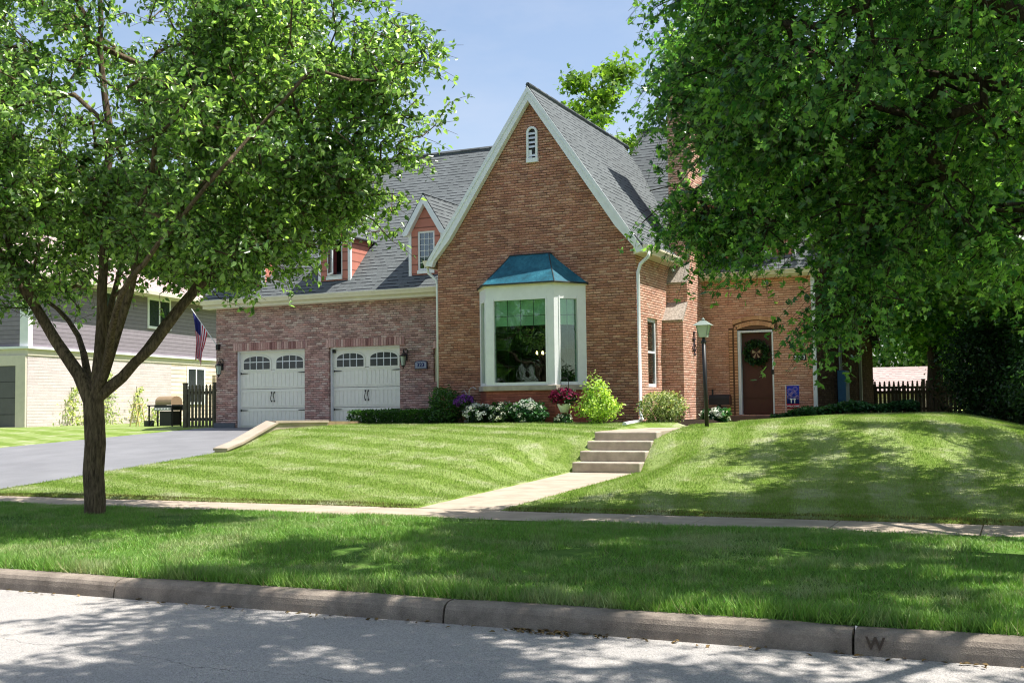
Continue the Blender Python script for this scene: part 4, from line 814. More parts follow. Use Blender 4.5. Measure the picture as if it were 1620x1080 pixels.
# national flag on a slanted pole
nf_ = thing('house_flag', (-12.75, 1.15, 3.35), 'striped american flag hanging furled from a pole on the garage corner', 'flag')
MB().tube([(-12.72, 1.17, 3.34), (-13.22, .62, 4.42)], .014, 6).build('flag_pole', M['white'], nf_); MB().box(-12.76, 1.1, 3.27, -12.68, 1.2, 3.42).build('pole_bracket', M['black'], nf_)
fm = MB(); nu, nv = 26, 40
A = Vector((-13.2, .64, 4.36)); Bp = Vector((-12.92, .95, 3.80))
grid = []
for j in range(nv + 1):
    tv = j / nv
    for i in range(nu + 1):
        tu = i / nu
        p = A.lerp(Bp, tu)                                     # hoist along the pole
        drop = 1.0 + .62 * (1 - tu) - .15 * math.sin(tu * 3)
        gather = min(1, tv * 1.6); cxp = A.lerp(Bp, .38); q = Vector((p.x * (1 - gather * .62) + cxp.x * gather * .62, p.y * (1 - gather * .62) + cxp.y * gather * .62, p.z - drop * tv * (.85 + .15 * tu)))
        fold = .045 * gather * math.sin(tu * 19 + tv * 2.2); grid.append(q + Vector((fold * .7 + .03 * math.sin(tv * 4), -fold, 0)))
fm.v = [tuple(q) for q in grid]
for j in range(nv):
    for i in range(nu):
        k = j * (nu + 1) + i; fm.f.append((k, k + 1, k + nu + 2, k + nu + 1)); st = int(i / nu * 13)
        fm.mi.append(2 if (i / nu < 7 / 13 and j / nv < .38) else (0 if st % 2 == 0 else 1))
fo = fm.build('flag_cloth', [M['flag_red'], M['flag_white'], M['flag_blue']], nf_, True); sm = fo.modifiers.new('s', 'SOLIDIFY'); sm.thickness = .003
# picket fences
def picket_fence(name, p0, p1, z, h, n, mat, label, parent_group=None, post_at=(0, 1)):
    o = thing(name, (*p0, z), label, 'fence'); p0 = Vector((*p0, 0)); p1 = Vector((*p1, 0)); d = (p1 - p0); L = d.length; d.normalize(); nn = Vector((-d.y, d.x, 0))
    def m4(s): q = p0 + d * s; return Matrix(((d.x, nn.x, 0, q.x), (d.y, nn.y, 0, q.y), (0, 0, 1, z), (0, 0, 0, 1)))
    m = MB()
    for zz in (.22, h * .78): m.box(0, .022, zz, L, .06, zz + .09, 0, m4(0))
    m.build('rail', mat, o)
    for t in post_at: MB().box(-.05, .02, -.05, .05, .12, h * 1.02, 0, m4(L * t)).box(-.06, .01, h * 1.02, .06, .13, h * 1.05, 0, m4(L * t)).build('post', mat, o)
    for i in range(n):
        s = (i + .5) * L / n; w_ = min(.045, L / n * .36); hh = h * random.uniform(.985, 1.015); tl = random.uniform(-.006, .006)
        P = [(-w_, 0, .04), (w_, 0, .04), (w_, 0, hh - .13), (w_ * .55, 0, hh - .1), (w_ * .9, 0, hh - .06), (0, 0, hh), (-w_ * .9, 0, hh - .06), (-w_ * .55, 0, hh - .1), (-w_, 0, hh - .13)]
        A_ = m4(s); q = [A_ @ Vector((a_ + tl * c_, b_, c_)) for a_, b_, c_ in P]; MB().prism([tuple(v) for v in q], tuple(nn * .02)).build('picket', mat, o)
    return o
picket_fence('picket_fence', (-14.75, 2.1), (-12.86, 2.0), 1.05, 1.28, 14, M['fence'], 'grey weathered picket fence between the grill and the garage corner', post_at=(0, .62))
picket_fence('picket_fence', (3.15, 17.2), (5.9, 19.0), 1.02, 1.05, 22, M['fence_dark'], 'dark shaded picket fence behind the right end of the house', post_at=(0, .35, .7))
picket_fence('picket_fence', (2.6, 21.5), (6.2, 23.8), 1.0, 1.35, 22, M['fence'], 'paler picket fence standing further back in the rear yard', post_at=(0, .5, 1))
# grill
gr = thing('gas_grill', (-17.0, 4, 1.0), 'black gas grill with a tan hood beside the picket fence', 'grill')
gx, gy = -17.1, 4.
MB().box(gx - .55, gy - .25, 1.72, gx - .18, gy + .25, 1.76).build('side_shelf', M['charcoal'], gr); MB().box(gx + .46, gy - .25, 1.72, gx + .8, gy + .25, 1.76).build('side_shelf', M['charcoal'], gr)
m = MB(); pr = [(gy - .28, 1.76), (gy - .28, 1.84)] + [(gy - .02 + .27 * math.cos(math.pi - k * math.pi / 8), 1.84 + .2 * math.sin(k * math.pi / 8)) for k in range(9)] + [(gy + .25, 1.76)]
m.prism([(gx - .18, a_, b_) for a_, b_ in pr], (.64, 0, 0)); m.build('grill_hood', M['hood'], gr)
MB().box(gx - .2, gy - .3, 1.58, gx + .48, gy + .25, 1.75).build('firebox', M['charcoal'], gr); MB().box(gx - .2, gy - .33, 1.58, gx + .48, gy - .305, 1.68).build('control_panel', M['steel'], gr)
for k in range(5): MB().tube([(gx - .1 + k * .12, gy - .37, 1.63), (gx - .1 + k * .12, gy - .33, 1.63)], .02, 8).build('knob', M['white'], gr)
for sx in (-.5, .44):
    for sy in (-.2, .2): MB().box(gx + sx - .02, gy + sy - .02, 1.0, gx + sx + .02, gy + sy + .02, 1.72).build('leg', M['black'], gr)
MB().box(gx - .05, gy - .22, 1.1, gx + .44, gy + .2, 1.56).build('cabinet', M['black'], gr)
# folding sawhorse and pail
sh = thing('sawhorse', (-18.3, 4, 1.0), 'pale yellow folding wooden trestle leaning by the cream wall', 'trestle')
for sx in (-1, 1):
    for sy in (-.14, .14): MB().tube([(-18.25 + sx * .22, 4 + sy, 1.0), (-18.25 + sx * .03, 4 + sy, 1.8)], .02, 5).build('leg', M['yellow_wood'], sh)
MB().box(-18.32, 3.83, 1.78, -18.18, 4.17, 1.82).build('top_bar', M['yellow_wood'], sh)
pl = thing('bucket', (-17.75, 4, 1.0), 'dull grey bucket on the grass between trestle and grill', 'bucket')
MB().lathe((-17.78, 4., 1.0), [(.14, 0), (.17, .25), (.18, .26), (.165, .262), (.15, .2)], 16).build('bucket_body', M['pot'], pl, True); MB().tube([(-17.96, 4, 1.24), (-17.9, 3.9, 1.1), (-17.78, 3.84, 1.06), (-17.66, 3.9, 1.1), (-17.6, 4, 1.24)], .006, 5).build('handle', M['steel'], pl)

# ------------------------------------------------------------------ neighbouring house
N0 = Vector((-22.6, 3.5, 0)); dn = Vector((-2.1, 11.8, 0)).normalized(); nn_ = Vector((dn.y, -dn.x, 0))     # dn along the side wall, nn_ outward
nh = thing('neighbour_house', (N0.x, N0.y, .95), 'neighbouring two storey house with mauve siding over cream brick', 'house')
NM = Matrix(((dn.x, -nn_.x, 0, N0.x), (dn.y, -nn_.y, 0, N0.y), (0, 0, 1, 0), (0, 0, 0, 1)))                # local: x along wall, y inwards
def nbx(m, *a): return m.box(*a, 0, NM)
NL = 12.8; ND = 11.
nbx(MB(), 0, 0, .8, 9, ND, 3.5).build('ground_floor_wall', M['brick_cream'], nh); nbx(MB(), 9, .0, .8, NL, ND, 3.5).build('rear_bay_wall', M['siding_white'], nh)
nbx(MB(), -.03, -.03, 3.5, NL + .05, ND, 3.72).build('belt_board', M['n_cream'], nh); nbx(MB(), -.12, -.12, 3.72, NL + .1, ND, 3.8).build('belt_ledge', M['white'], nh)
nbx(MB(), .0, .0, 3.8, NL, ND, 6.1).build('upper_wall', M['siding_grey'], nh)
nbx(MB(), -.02, -.02, 3.8, .22, .3, 6.1).build('corner_board', M['white'], nh)
m = MB(); nbx(m, -.5, -.55, 6.1, NL + .5, ND + .5, 6.22); m.build('soffit', M['n_cream'], nh)
nbx(MB(), -.5, -.68, 6.12, NL + .5, -.56, 6.25).build('gutter', M['n_cream'], nh)
e = .55; q0, q1, q2, q3 = [NM @ Vector(v) for v in ((-e, -e, 6.25), (NL + e, -e, 6.25), (NL + e, ND + e, 6.25), (-e, ND + e, 6.25))]; r0, r1 = NM @ Vector((4, ND / 2, 9.0)), NM @ Vector((NL - 4, ND / 2, 9.0))
MB().add([q0, q1, q2, q3, r0, r1], [(0, 1, 5, 4), (1, 2, 5), (2, 3, 4, 5), (3, 0, 4), (3, 2, 1, 0)]).build('hip_roof', M['shingle_n'], nh)
def nwin(t0, t1, z0, z1, mull=True):
    m = MB(); y0, y1 = -.04, .03; w_ = .1
    nbx(m, t0 - w_, y0, z0, t0, y1, z1); nbx(m, t1, y0, z0, t1 + w_, y1, z1); nbx(m, t0 - w_, y0, z1, t1 + w_, y1, z1 + w_); nbx(m, t0 - w_, y0 - .02, z0 - w_, t1 + w_, y1, z0)
    if mull: nbx(m, (t0 + t1) / 2 - .04, y0, z0, (t0 + t1) / 2 + .04, y1, z1)
    f = m.build('window', M['white'], nh); m2 = MB(); nbx(m2, t0, -.022, z0, t1, -.012, z1); m2.build('pane', M['glass_door'], f)
nwin(4.1, 5.0, 5.0, 6.0, False); nwin(7.3, 8.8, 4.95, 6.0); nwin(4.0, 4.6, 2.3, 3.0, False); nwin(10.3, 11.6, 1.9, 3.3)
nbx(MB(), NL - .4, -.5, .9, NL - .1, -.2, 3.5).build('porch_post', M['n_cream'], nh)
# its garage door faces the street on the short wall
m = MB(); m.box(-.06, .42, .95, -.02, 5.2, 3.15, 0, NM); gd = m.build('garage_door', M['ndoor'], nh)
m = MB()
for k in range(1, 4): m.box(-.065, .42, .95 + k * .55, -.062, 5.2, .97 + k * .55, 0, NM)
m.build('panel_groove', M['charcoal'], gd)
m = MB(); m.box(-.09, .02, .9, .0, .4, 3.5, 0, NM); m.box(-.09, .4, 3.15, 0, 5.3, 3.5, 0, NM); m.build('door_surround', M['n_cream'], gd)
# distant garage roof beyond the fences
gh = thing('rear_garage', (2.2, 36, 1), 'low garage with a pale pinkish roof beyond the rear picket fences', 'garage')
m = MB(); m.box(-2.6, 36, .8, 3.4, 42, 2.0); m.build('wall', M['siding_white'], gh)
m = MB(); slab(m, [(-2.9, 35.6, 2.0), (3.7, 35.6, 2.0), (3.7, 39, 3.35), (-2.9, 39, 3.35)], .1); slab(m, [(-2.9, 42.4, 2.0), (3.7, 42.4, 2.0), (3.7, 39, 3.35), (-2.9, 39, 3.35)], .1); m.build('roof', M['shingle_n'], gh)

# ------------------------------------------------------------------ trees
def frusta(nodes, par, rad, seg, sel):
    """tube mesh for every selected node -> parent edge"""
    P = nodes; n = len(P); ax = np.zeros((n, 3)); main = np.full(n, -1); best = np.zeros(n)
    for i in range(1, n):
        if rad[i] > best[par[i]]: best[par[i]] = rad[i]; main[par[i]] = i
    ind = np.zeros((n, 3)); ind[1:] = unit(P[1:] - P[par[1:]])
    ax[:] = ind; hasm = main >= 0; ax[hasm] += ind[main[hasm]]; ax = unit(ax); ax[0] = (0, 0, 1)
    E = np.where(sel)[0]; E = E[E > 0]; pa = par[E]; ismain = main[pa] == E
    a0 = np.where(ismain[:, None], ax[pa], ind[E]); a1 = ax[E]
    r0 = np.where(ismain, rad[pa], np.minimum(rad[pa] * .9, rad[E] * 1.25)); r1 = rad[E]
    def ring(C_, A_, R_):
        ref = np.where(np.abs(A_[:, 2:3]) < .93, np.array([[0, 0, 1.]]), np.array([[1., 0, 0]])); ref = np.array([[.31, .95, .05]]) + 0 * A_
        u = unit(np.cross(A_, ref)); w_ = np.cross(u, A_); t = np.arange(seg) * 2 * np.pi / seg
        return C_[:, None, :] + R_[:, None, None] * (np.cos(t)[None, :, None] * u[:, None, :] + np.sin(t)[None, :, None] * w_[:, None, :])
    V = np.concatenate([ring(P[pa], a0, r0), ring(P[E], a1, r1)], 1); b = np.arange(len(E))[:, None, None] * 2 * seg; k = np.arange(seg)[None, :, None]
    F = b + np.concatenate([k, (k + 1) % seg, (k + 1) % seg + seg, k + seg], 2)
    return V.reshape(-1, 3), F.reshape(-1, 4)
def grow(limbs, tips, step=.4, wander=.05, sag=0., root_pen=.25):
    """limbs: list of (points, r0, r1); first limb is the trunk. tips: attractors."""
    P = []; par = []; fix = []; plen = []
    for (pts, ra, rb) in limbs:
        pts = np.array(pts, float)
        if P:
            d = np.linalg.norm(np.array(P) - pts[0], axis=1); last = int(np.argmin(d)); start = 1 if d[last] < .25 else 0
        else: last = 0; start = 0
        seq = [pts[0]] if start == 0 else []
        tot = len(pts) - 1; out = []
        for i in range(tot):
            L = np.linalg.norm(pts[i + 1] - pts[i]); k = max(1, int(round(L / step)))
            for j in range(1, k + 1): out.append((pts[i] + (pts[i + 1] - pts[i]) * j / k, (i + j / k) / tot))
        if start == 0: out = [(pts[0], 0)] + out
        for q, t in out:
            P.append(q + (RNG.normal(0, .012, 3) if len(P) else 0)); par.append(last if len(P) > 1 else 0); fix.append(ra + (rb - ra) * t ** .8)
            plen.append(plen[last] + np.linalg.norm(P[-1] - P[last]) if len(P) > 1 else 0.); last = len(P) - 1
    cap = len(P) + len(tips) * 14; PP = np.zeros((cap, 3)); n = len(P); PP[:n] = P; pl = np.zeros(cap); pl[:n] = plen; par = list(par); fix = list(fix)
    first = len(limbs[0][0]); trunkz = np.array(limbs[0][0])[-1][2]
    ok = np.ones(cap, bool); ok[:n] = PP[:n, 2] > trunkz * .8
    dmin = np.min(np.linalg.norm(tips[:, None, :] - np.array(P)[None, :, :], axis=2), axis=1); tipn = []
    for ti in np.argsort(dmin):
        T = tips[ti]; d = np.linalg.norm(PP[:n] - T, axis=1) + root_pen * .1 * pl[:n] + 2. * np.maximum(PP[:n, 2] - T[2] - .3, 0) * (sag == 0) + (~ok[:n]) * 50
        k = int(np.argmin(d)); L = np.linalg.norm(T - PP[k])
        if L < .05: tipn.append(k); continue
        m = max(1, min(12, int(round(L / step)))); prev = k; pd = unit((PP[k] - PP[par[k]])[None])[0] if k else np.array([0, 0, 1.])
        c1 = PP[k] + pd * L * .3 + np.array([0, 0, .06 * L]); 
        for j in range(1, m + 1):
            t = j / m; q = (1 - t) ** 2 * PP[k] + 2 * t * (1 - t) * (c1 * .6 + (PP[k] + T) / 2 * .4) + t * t * T + RNG.normal(0, wander * min(1, L), 3) * (j < m)
            PP[n] = q; par.append(prev); fix.append(0); pl[n] = pl[prev] + L / m; prev = n; n += 1
        tipn.append(prev)
    P = PP[:n]; par = np.array(par); cnt = np.zeros(n); cnt[np.array(tipn)] += 1
    for i in range(n - 1, 0, -1): cnt[par[i]] += cnt[i]
    return P, par, np.array(fix), cnt, np.array(tipn)
def clump_tips(ells, n_cl, n_tip, sg, shell=.55):
    """tips gathered in clumps inside a union of ellipsoids (centre, radii, weight)"""
    wts = np.array([e[2] for e in ells], float); wts /= wts.sum(); C_ = []
    while len(C_) < n_cl:
        e = ells[RNG.choice(len(ells), p=wts)]; v = unit(RNG.normal(size=(1, 3)))[0] * RNG.uniform(shell ** 3, 1) ** (1 / 3.); c = np.array(e[0]) + v * np.array(e[1])
        if all(np.linalg.norm(c - q) > sg * .9 for q in C_) or RNG.random() < .1: C_.append(c)
    C_ = np.array(C_); k = RNG.integers(0, n_cl, n_tip); return C_[k] + RNG.normal(0, sg, (n_tip, 3)) * np.array([1, 1, .7])
def make_tree(name, loc, label, cat, limbs, tips, per, lsize, lmat, bmat, group=None, spread=.22, r_tip=.006, step=.4, droop=.35, up=.6, width=1., split=.045, sag=0, hang=.0, shape=None, spray=0., sdrop=.5, nsp=5):
    t = thing(name, loc, label, cat, group); P, par, fix, cnt, tipn = grow(limbs, tips, step, sag=sag)
    rad = np.maximum(fix, r_tip * np.maximum(cnt, 1) ** .5); n_fix = int((fix > 0).sum())
    rad[fix > 0] = fix[fix > 0]
    for i in range(1, len(P)): rad[i] = min(rad[i], rad[par[i]])
    big = rad > split; V, F = frusta(P, par, rad, 12, big); npmesh('trunk', V, F, bmat, t, True)
    V, F = frusta(P, par, rad, 5, ~big); npmesh('branches', V, F, bmat, t, True)
    Q = []
    if spray:                                   # leaves strung along short twigs that fan out and droop
        tw = []; ax0 = np.array([loc[0], loc[1], 0])
        for tn in tipn:
            chain = [tn]
            for _ in range(2):
                if rad[par[chain[-1]]] < .03: chain.append(par[chain[-1]])
            B0 = P[np.array(chain)[RNG.integers(0, len(chain), nsp)]]; od = (P[tn] - ax0) * np.array([1, 1, 0]); od /= max(np.linalg.norm(od), .1)
            D = unit(od * .8 + RNG.normal(0, .75, (nsp, 3)) * np.array([1, 1, .5]) - np.array([0, 0, sdrop])); L_ = spray * RNG.uniform(.5, 1.3, (nsp, 1))
            k = max(2, per // nsp); u = RNG.uniform(.1, 1, (nsp, k, 1)); q = B0[:, None] + D[:, None] * L_[:, None] * u; q[:, :, 2] -= (u[:, :, 0] ** 2) * L_ * sdrop * .5
            Q.append((q + RNG.normal(0, spread, q.shape) * (1.1 - u * .5)).reshape(-1, 3)); tw += [(b, b + d * l * .55, b + d * l - np.array([0, 0, float(l[0]) * sdrop * .5])) for b, d, l in zip(B0, D, L_)]
        A_ = np.array(tw); d_ = unit(A_[:, 2] - A_[:, 0]); s1 = unit(np.cross(d_, np.array([[.3, .2, .9]]))) * .0035; s2 = np.cross(d_, s1)
        V = np.concatenate([np.stack([A_[:, i] + s1 * f, A_[:, i] - s1 * f * .5 + s2 * f, A_[:, i] - s1 * f * .5 - s2 * f], 1) for i, f in ((0, 1.), (1, .8), (2, .5))], 1)
        T = np.array([[0, 1, 4, 3], [1, 2, 5, 4], [2, 0, 3, 5], [3, 4, 7, 6], [4, 5, 8, 7], [5, 3, 6, 8]]); F = (np.arange(len(A_))[:, None, None] * 9 + T[None]).reshape(-1, 4)
        npmesh('twigs', V.reshape(-1, 3), F, bmat, t); leaves('crown', np.concatenate(Q), lsize, lmat, t, up=up, droop=droop, width=width, shape=shape); return t
    for tn in tipn:
        chain = [tn]
        for _ in range(3):
            if rad[par[chain[-1]]] < .03: chain.append(par[chain[-1]])
        c = np.array(chain); Q.append(P[c[RNG.integers(0, len(c), per)]])
    Q = np.concatenate(Q); off = RNG.normal(0, spread, Q.shape) * np.array([1, 1, .8]); off[:, 2] -= hang; leaves('crown', Q + off, lsize, lmat, t, up=up, droop=droop, width=width, shape=shape); return t

# left tree on the parkway: limbs traced from its real fork
T0 = (-3.13, -13.2)
limbs = [([(-3.13, -13.2, .1), (-3.14, -13.2, .45), (-3.15, -13.2, 1.2), (-3.15, -13.2, 1.75)], .135, .132),
 ([(-3.15, -13.2, 1.75), (-3.35, -13.25, 2.1), (-3.72, -13.3, 2.55), (-4.05, -13.35, 3.0), (-4.45, -13.4, 3.55), (-4.9, -13.5, 4.15), (-5.6, -13.6, 4.9)], .10, .04),
 ([(-4.05, -13.35, 3.0), (-4.12, -13.6, 3.6), (-4.3, -13.9, 4.5), (-4.5, -14.2, 5.6)], .06, .025),
 ([(-3.15, -13.2, 1.75), (-3.15, -13.1, 2.4), (-3.2, -13.0, 3.7), (-3.18, -12.9, 5.4), (-3.4, -12.9, 6.6), (-3.4, -12.9, 8.0)], .088, .03),
 ([(-3.15, -13.12, 2.3), (-3.4, -12.7, 2.8), (-3.55, -12.3, 3.6), (-3.5, -11.8, 4.8), (-3.7, -11.3, 6.4)], .055, .025),
 ([(-3.15, -13.2, 1.8), (-2.95, -13.2, 2.15), (-2.72, -13.25, 2.6), (-2.48, -13.3, 3.1), (-2.2, -13.35, 3.9), (-1.95, -13.3, 4.9), (-1.7, -13.2, 5.9), (-1.4, -13.1, 7.0)], .075, .028),
 ([(-2.98, -13.2, 2.12), (-2.55, -13.55, 2.55), (-2.2, -13.8, 2.85), (-1.7, -14.1, 3.2), (-.7, -14.5, 3.7), (.3, -14.8, 4.3)], .06, .022),
 ([(-3.12, -13.2, 1.8), (-2.8, -13.1, 2.05), (-2.35, -13.0, 2.45), (-1.95, -12.9, 2.95), (-1.6, -12.8, 3.35), (-.8, -12.65, 3.7), (-.1, -12.5, 4.1)], .09, .02),
 ([(-1.95, -12.9, 2.95), (-1.75, -12.6, 3.6), (-1.5, -12.3, 4.3), (-1.0, -11.9, 5.4)], .055, .025),
 ([(-2.75, -13.1, 2.1), (-2.4, -12.7, 2.8), (-2.1, -12.2, 3.5), (-1.8, -11.6, 4.4)], .05, .025),
 ([(-3.2, -13.2, 1.9), (-3.6, -12.9, 2.4), (-4.3, -12.5, 2.9), (-5.3, -12.2, 3.4)], .06, .025)]
ells = [((-3.1, -13.2, 6.1), (3.8, 3.1, 2.8), 11), ((-.2, -13.2, 5.45), (1.75, 1.2, 1.1), 2.6), ((-1.0, -12.9, 3.9), (1.3, 1.2, .5), 1.5), ((-.1, -12.6, 4.4), (1.1, .8, .5), .9), ((-5.6, -13.2, 5.1), (2.0, 2.2, 1.9), 4), ((-4.5, -13.4, 4.4), (1.6, 1.6, .8), 1.8), ((-3.0, -13.0, 4.2), (1.6, 1.5, .5), 1.1), ((-2.0, -12.4, 3.7), (1.0, .8, .35), .6), ((-4.9, -13.0, 3.7), (1.5, 1.6, .5), .7)]
tips = clump_tips(ells, 190, 3300, .29)
make_tree('street_tree', (*T0, .2), 'glossy green street tree forking low on the parkway at left', 'tree', limbs, tips, 44, .08, M['leaf_pear'], M['bark'], spread=.045, up=.3, spray=.42, sdrop=.15)
rt = MB()
# right hand maple, trunk just outside the frame
RX, RY = 10.6, -13.6
limbs = [([(RX, RY, 0), (RX, RY, 1.5), (RX, RY, 2.6)], .3, .27)]
for (dx, dy_, z) in ((-3.6, 1.2, 5.0), (-4.6, -1.6, 5.6), (-2.2, 3.6, 5.6), (-1.2, -4.2, 6.2), (2.5, 2.5, 6.5), (3, -2.5, 6.5), (-5.0, .2, 7.6), (-.5, .3, 10), (-2.6, 1.6, 8.8), (-2.6, -2.8, 8.8)):
    limbs.append(([(RX, RY, 2.6), (RX + dx * .25, RY + dy_ * .25, 2.6 + (z - 2.6) * .42), (RX + dx * .62, RY + dy_ * .62, 2.6 + (z - 2.6) * .78), (RX + dx, RY + dy_, z)], .14, .035))
ells = [((RX, RY, 8.2), (6.0, 5.6, 3.8), 9), ((7.4, -12.6, 5.2), (2.5, 3.0, 1.3), 4), ((6.8, -13.2, 6.2), (1.4, 2.0, 1.3), 2.6), ((5.6, -12.7, 5.9), (.7, 1.1, .7), 1.2), ((7.8, -11.5, 4.0), (1.7, 2.4, 1.0), 2.2), ((6.3, -11.8, 3.3), (.7, .8, .7), .6), ((5.5, -12.2, 4.6), (.9, 1.0, .3), .6), ((4.6, -10.2, 4.9), (.8, .8, .5), .7), ((4.9, -10.2, 4.2), (.9, .8, .5), .8), ((6.0, -10.6, 4.2), (1.2, 1.0, .7), 1.2), ((9.2, -19.4, 8.4), (4.2, 3.2, 1.4), 26), ((4.75, -11, 5.9), (.45, .8, .8), .9), ((8.6, -15.6, 8.2), (3.6, 2.2, 1.4), 6), ((9, -9.6, 5.6), (3.0, 2.6, 2.2), 2.5), ((10.2, -6.0, 7.4), (3.6, 4.2, 2.2), 14)]
tips = clump_tips(ells, 540, 7300, .28)
maple = make_tree('maple_tree', (RX, RY, 0), 'big dark maple whose boughs overhang the lawn from the right', 'tree', limbs, tips, 54, .058, M['leaf_maple'], M['bark2'], spread=.04, shape=LOBED, up=.45, droop=.3, r_tip=.007, spray=.62, sdrop=.6, nsp=4)
for (x, y, rz, l) in ((-17, -37, 1.0, 'tree across the street seen only as a reflection left in the bay glass'), (-29, -39, 2.6, 'tree across the street reflected in the upper bay panes'), (-6, -40, 4.1, 'tree across the street reflected at the right of the bay glass'), (9, -41, 5.3, 'tree straight behind the camera across the street')):
    copy_tree(maple, (x, y, 0), rz, (1.1, 1.1, 1.0), l)
# background trees
def bgtree(name, loc, label, h, rx, lmat, n_tip, per, ls, group, squash=1., rz0=.55, tr=.3):
    x, y, z = loc; limbs = [([(x, y, z - .3), (x + .1, y, z + h * .18), (x, y + .1, z + h * .36)], tr, tr * .75)]
    for k in range(7):
        t = k * 2.4; limbs.append(([(x, y + .1, z + h * .36), (x + math.cos(t) * rx * .25, y + math.sin(t) * rx * .25, z + h * .52), (x + math.cos(t) * rx * .6, y + math.sin(t) * rx * .6, z + h * (.6 + .05 * (k % 3)))], tr * .5, tr * .12))
    limbs.append(([(x, y + .1, z + h * .36), (x, y, z + h * .62), (x, y, z + h * .9)], tr * .6, .05))
    ells = [((x, y, z + h * .62), (rx, rx, h * .36), 6), ((x + rx * .35, y - rx * .3, z + h * .42), (rx * .6, rx * .6, h * .18), 2), ((x - rx * .3, y, z + h * .45), (rx * .6, rx * .6, h * .2), 2)]
    tips = clump_tips(ells, int(n_tip / 7), n_tip, max(rx * .11, .42))
    return make_tree(name, loc, label, 'tree', limbs, tips, per, ls, lmat, M['bark2'], group, spread=max(rx * .065, .28), r_tip=.012, step=h * .06, up=.4, shape=LOBED)
G = 'trees in the background'
bt = bgtree('shade_tree', (4.85, 21, 1), 'broad tree with a thick trunk rising behind the rear fence', 11, 4.6, M['leaf_bg'], 1000, 66, .145, G, tr=.32)
bt2 = bgtree('shade_tree', (-10.3, 27, 1), 'yellow-green tree top showing above the main roof ridge', 18.0, 2.5, M['leaf_yellow'], 620, 24, .24, G, tr=.3)
bt3 = bgtree('shade_tree', (-35.5, 30, 1), 'dense green tree behind the neighbouring roof and the street tree', 15, 6.5, M['leaf_bg'], 900, 32, .3, G, tr=.4)
for (x, y, rz, s, l) in ((-42, 36, 1, 1.15, 'far green tree at the left edge beyond the neighbouring house'), (-38, 46, 2.2, .92, 'green tree between the two houses behind the garage roof'), (-45, 22, 4, 1., 'leftmost tree beside the neighbouring house')):
    copy_tree(bt3, (x, y, 1), rz, s, l)
for (x, y, rz, s, l) in ((9.2, 15, 1.2, .95, 'green tree behind the dark shrubs at the right edge'), (-8.5, 56, 2.5, 1.5, 'bright far tree over the low rear garage'), (8.0, 30, 3.6, 1.25, 'tall tree further back between fence and right edge'), (9.2, 6.2, 5, 1.0, 'shading tree just right of the dark shrubs'), (-8, 52, 4.4, 1.3, 'far tree behind the end wall of the house'), (8.4, 10.2, .5, 1.22, 'big tree leaning over the right end of the house'), (15.5, 24, .5, 1.3, 'rearmost tree at the right edge'), (5.4, 50, .9, 1.4, 'far tree glimpsed straight above the rear fences')):
    copy_tree(bt, (x, y, 1), rz, s, l)

# ------------------------------------------------------------------ shrubs and flowers
def shrub(name, c, rad, label, cat, mat, n, ls, stems=8, up=.3, outw=.5, group=None, flowers=None, width=1., ragged=.1, part='foliage'):
    o = thing(name, (c[0], c[1], c[2]), label, cat, group); c = np.array([c[0], c[1], c[2] + rad[2] * .98])
    v = unit(RNG.normal(size=(n, 3))); rr = RNG.uniform(.35, 1, n) ** .5
    ph = RNG.uniform(0, 6, 6); lump = 1 + ragged * (np.sin(v[:, 0] * 5 + ph[0]) + np.sin(v[:, 1] * 6 + ph[1]) + np.sin(v[:, 2] * 5 + ph[2])) + RNG.normal(0, ragged * .5, n)
    P = c + v * np.array(rad) * (rr * lump)[:, None]; P[:, 2] = np.maximum(P[:, 2], c[2] - rad[2] + .03)
    leaves(part, P, ls, mat, o, up=up, outc=c, outw=outw, width=width)
    m = MB()
    for k in range(stems):
        t = k * 2.399; d = Vector((math.cos(t), math.sin(t), 0)); m.tube([(c[0], c[1], c[2] - rad[2] - .03), tuple(Vector(c) + d * rad[0] * .3 - Vector((0, 0, rad[2] * .4))), tuple(Vector(c) + d * rad[0] * .65 + Vector((0, 0, rad[2] * .35)))], [.014, .01, .005], 5)
    m.build('stems', M['bark2'], o)
    if flowers:
        fm_, nf, fs, fr, petn = flowers; v = unit(RNG.normal(size=(nf, 3)) + np.array([0, -.9, .7])); H = c + v * np.array(rad) * 1.02
        
        for hq in H: leaves('flower_head', hq[None] + unit(RNG.normal(size=(petn, 3))) * fr * np.array([1, 1, .6]), fs, fm_, o, up=.2, outc=c, outw=.8, width=1.5)
    return o
# clipped hedge
hg = thing('hedge', (-6.0, -.45, 1.2), 'low dark green clipped hedge in front of the right garage door', 'hedge')
n = 5200; P = np.stack([RNG.uniform(-7.15, -4.9, n), RNG.uniform(-.85, -.1, n), RNG.uniform(1.15, 1.5, n) + .03 * np.sin(RNG.uniform(0, 9, n))], 1); P[:1500, 2] = 1.5 + RNG.normal(0, .02, 1500); P[1500:3000, 1] = -.85
leaves('foliage', P, .062, M['leaf_hedge'], hg, up=.5, droop=0); m = MB()
for k in range(12): m.tube([(-7 + k * .18, -.45, 1.1), (-7 + k * .18 + .05, -.5, 1.4)], .012, 5)
m.build('stems', M['bark2'], hg)
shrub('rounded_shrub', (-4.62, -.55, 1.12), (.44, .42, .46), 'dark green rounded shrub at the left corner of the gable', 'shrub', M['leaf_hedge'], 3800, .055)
shrub('hydrangea', (-3.48, -.98, 1.18), (.36, .3, .24), 'white hydrangea under the left half of the bay window', 'hydrangea', M['leaf_dark'], 1300, .08, flowers=(M['petal_white'], 26, .035, .06, 26), group='white hydrangeas under the bay window')
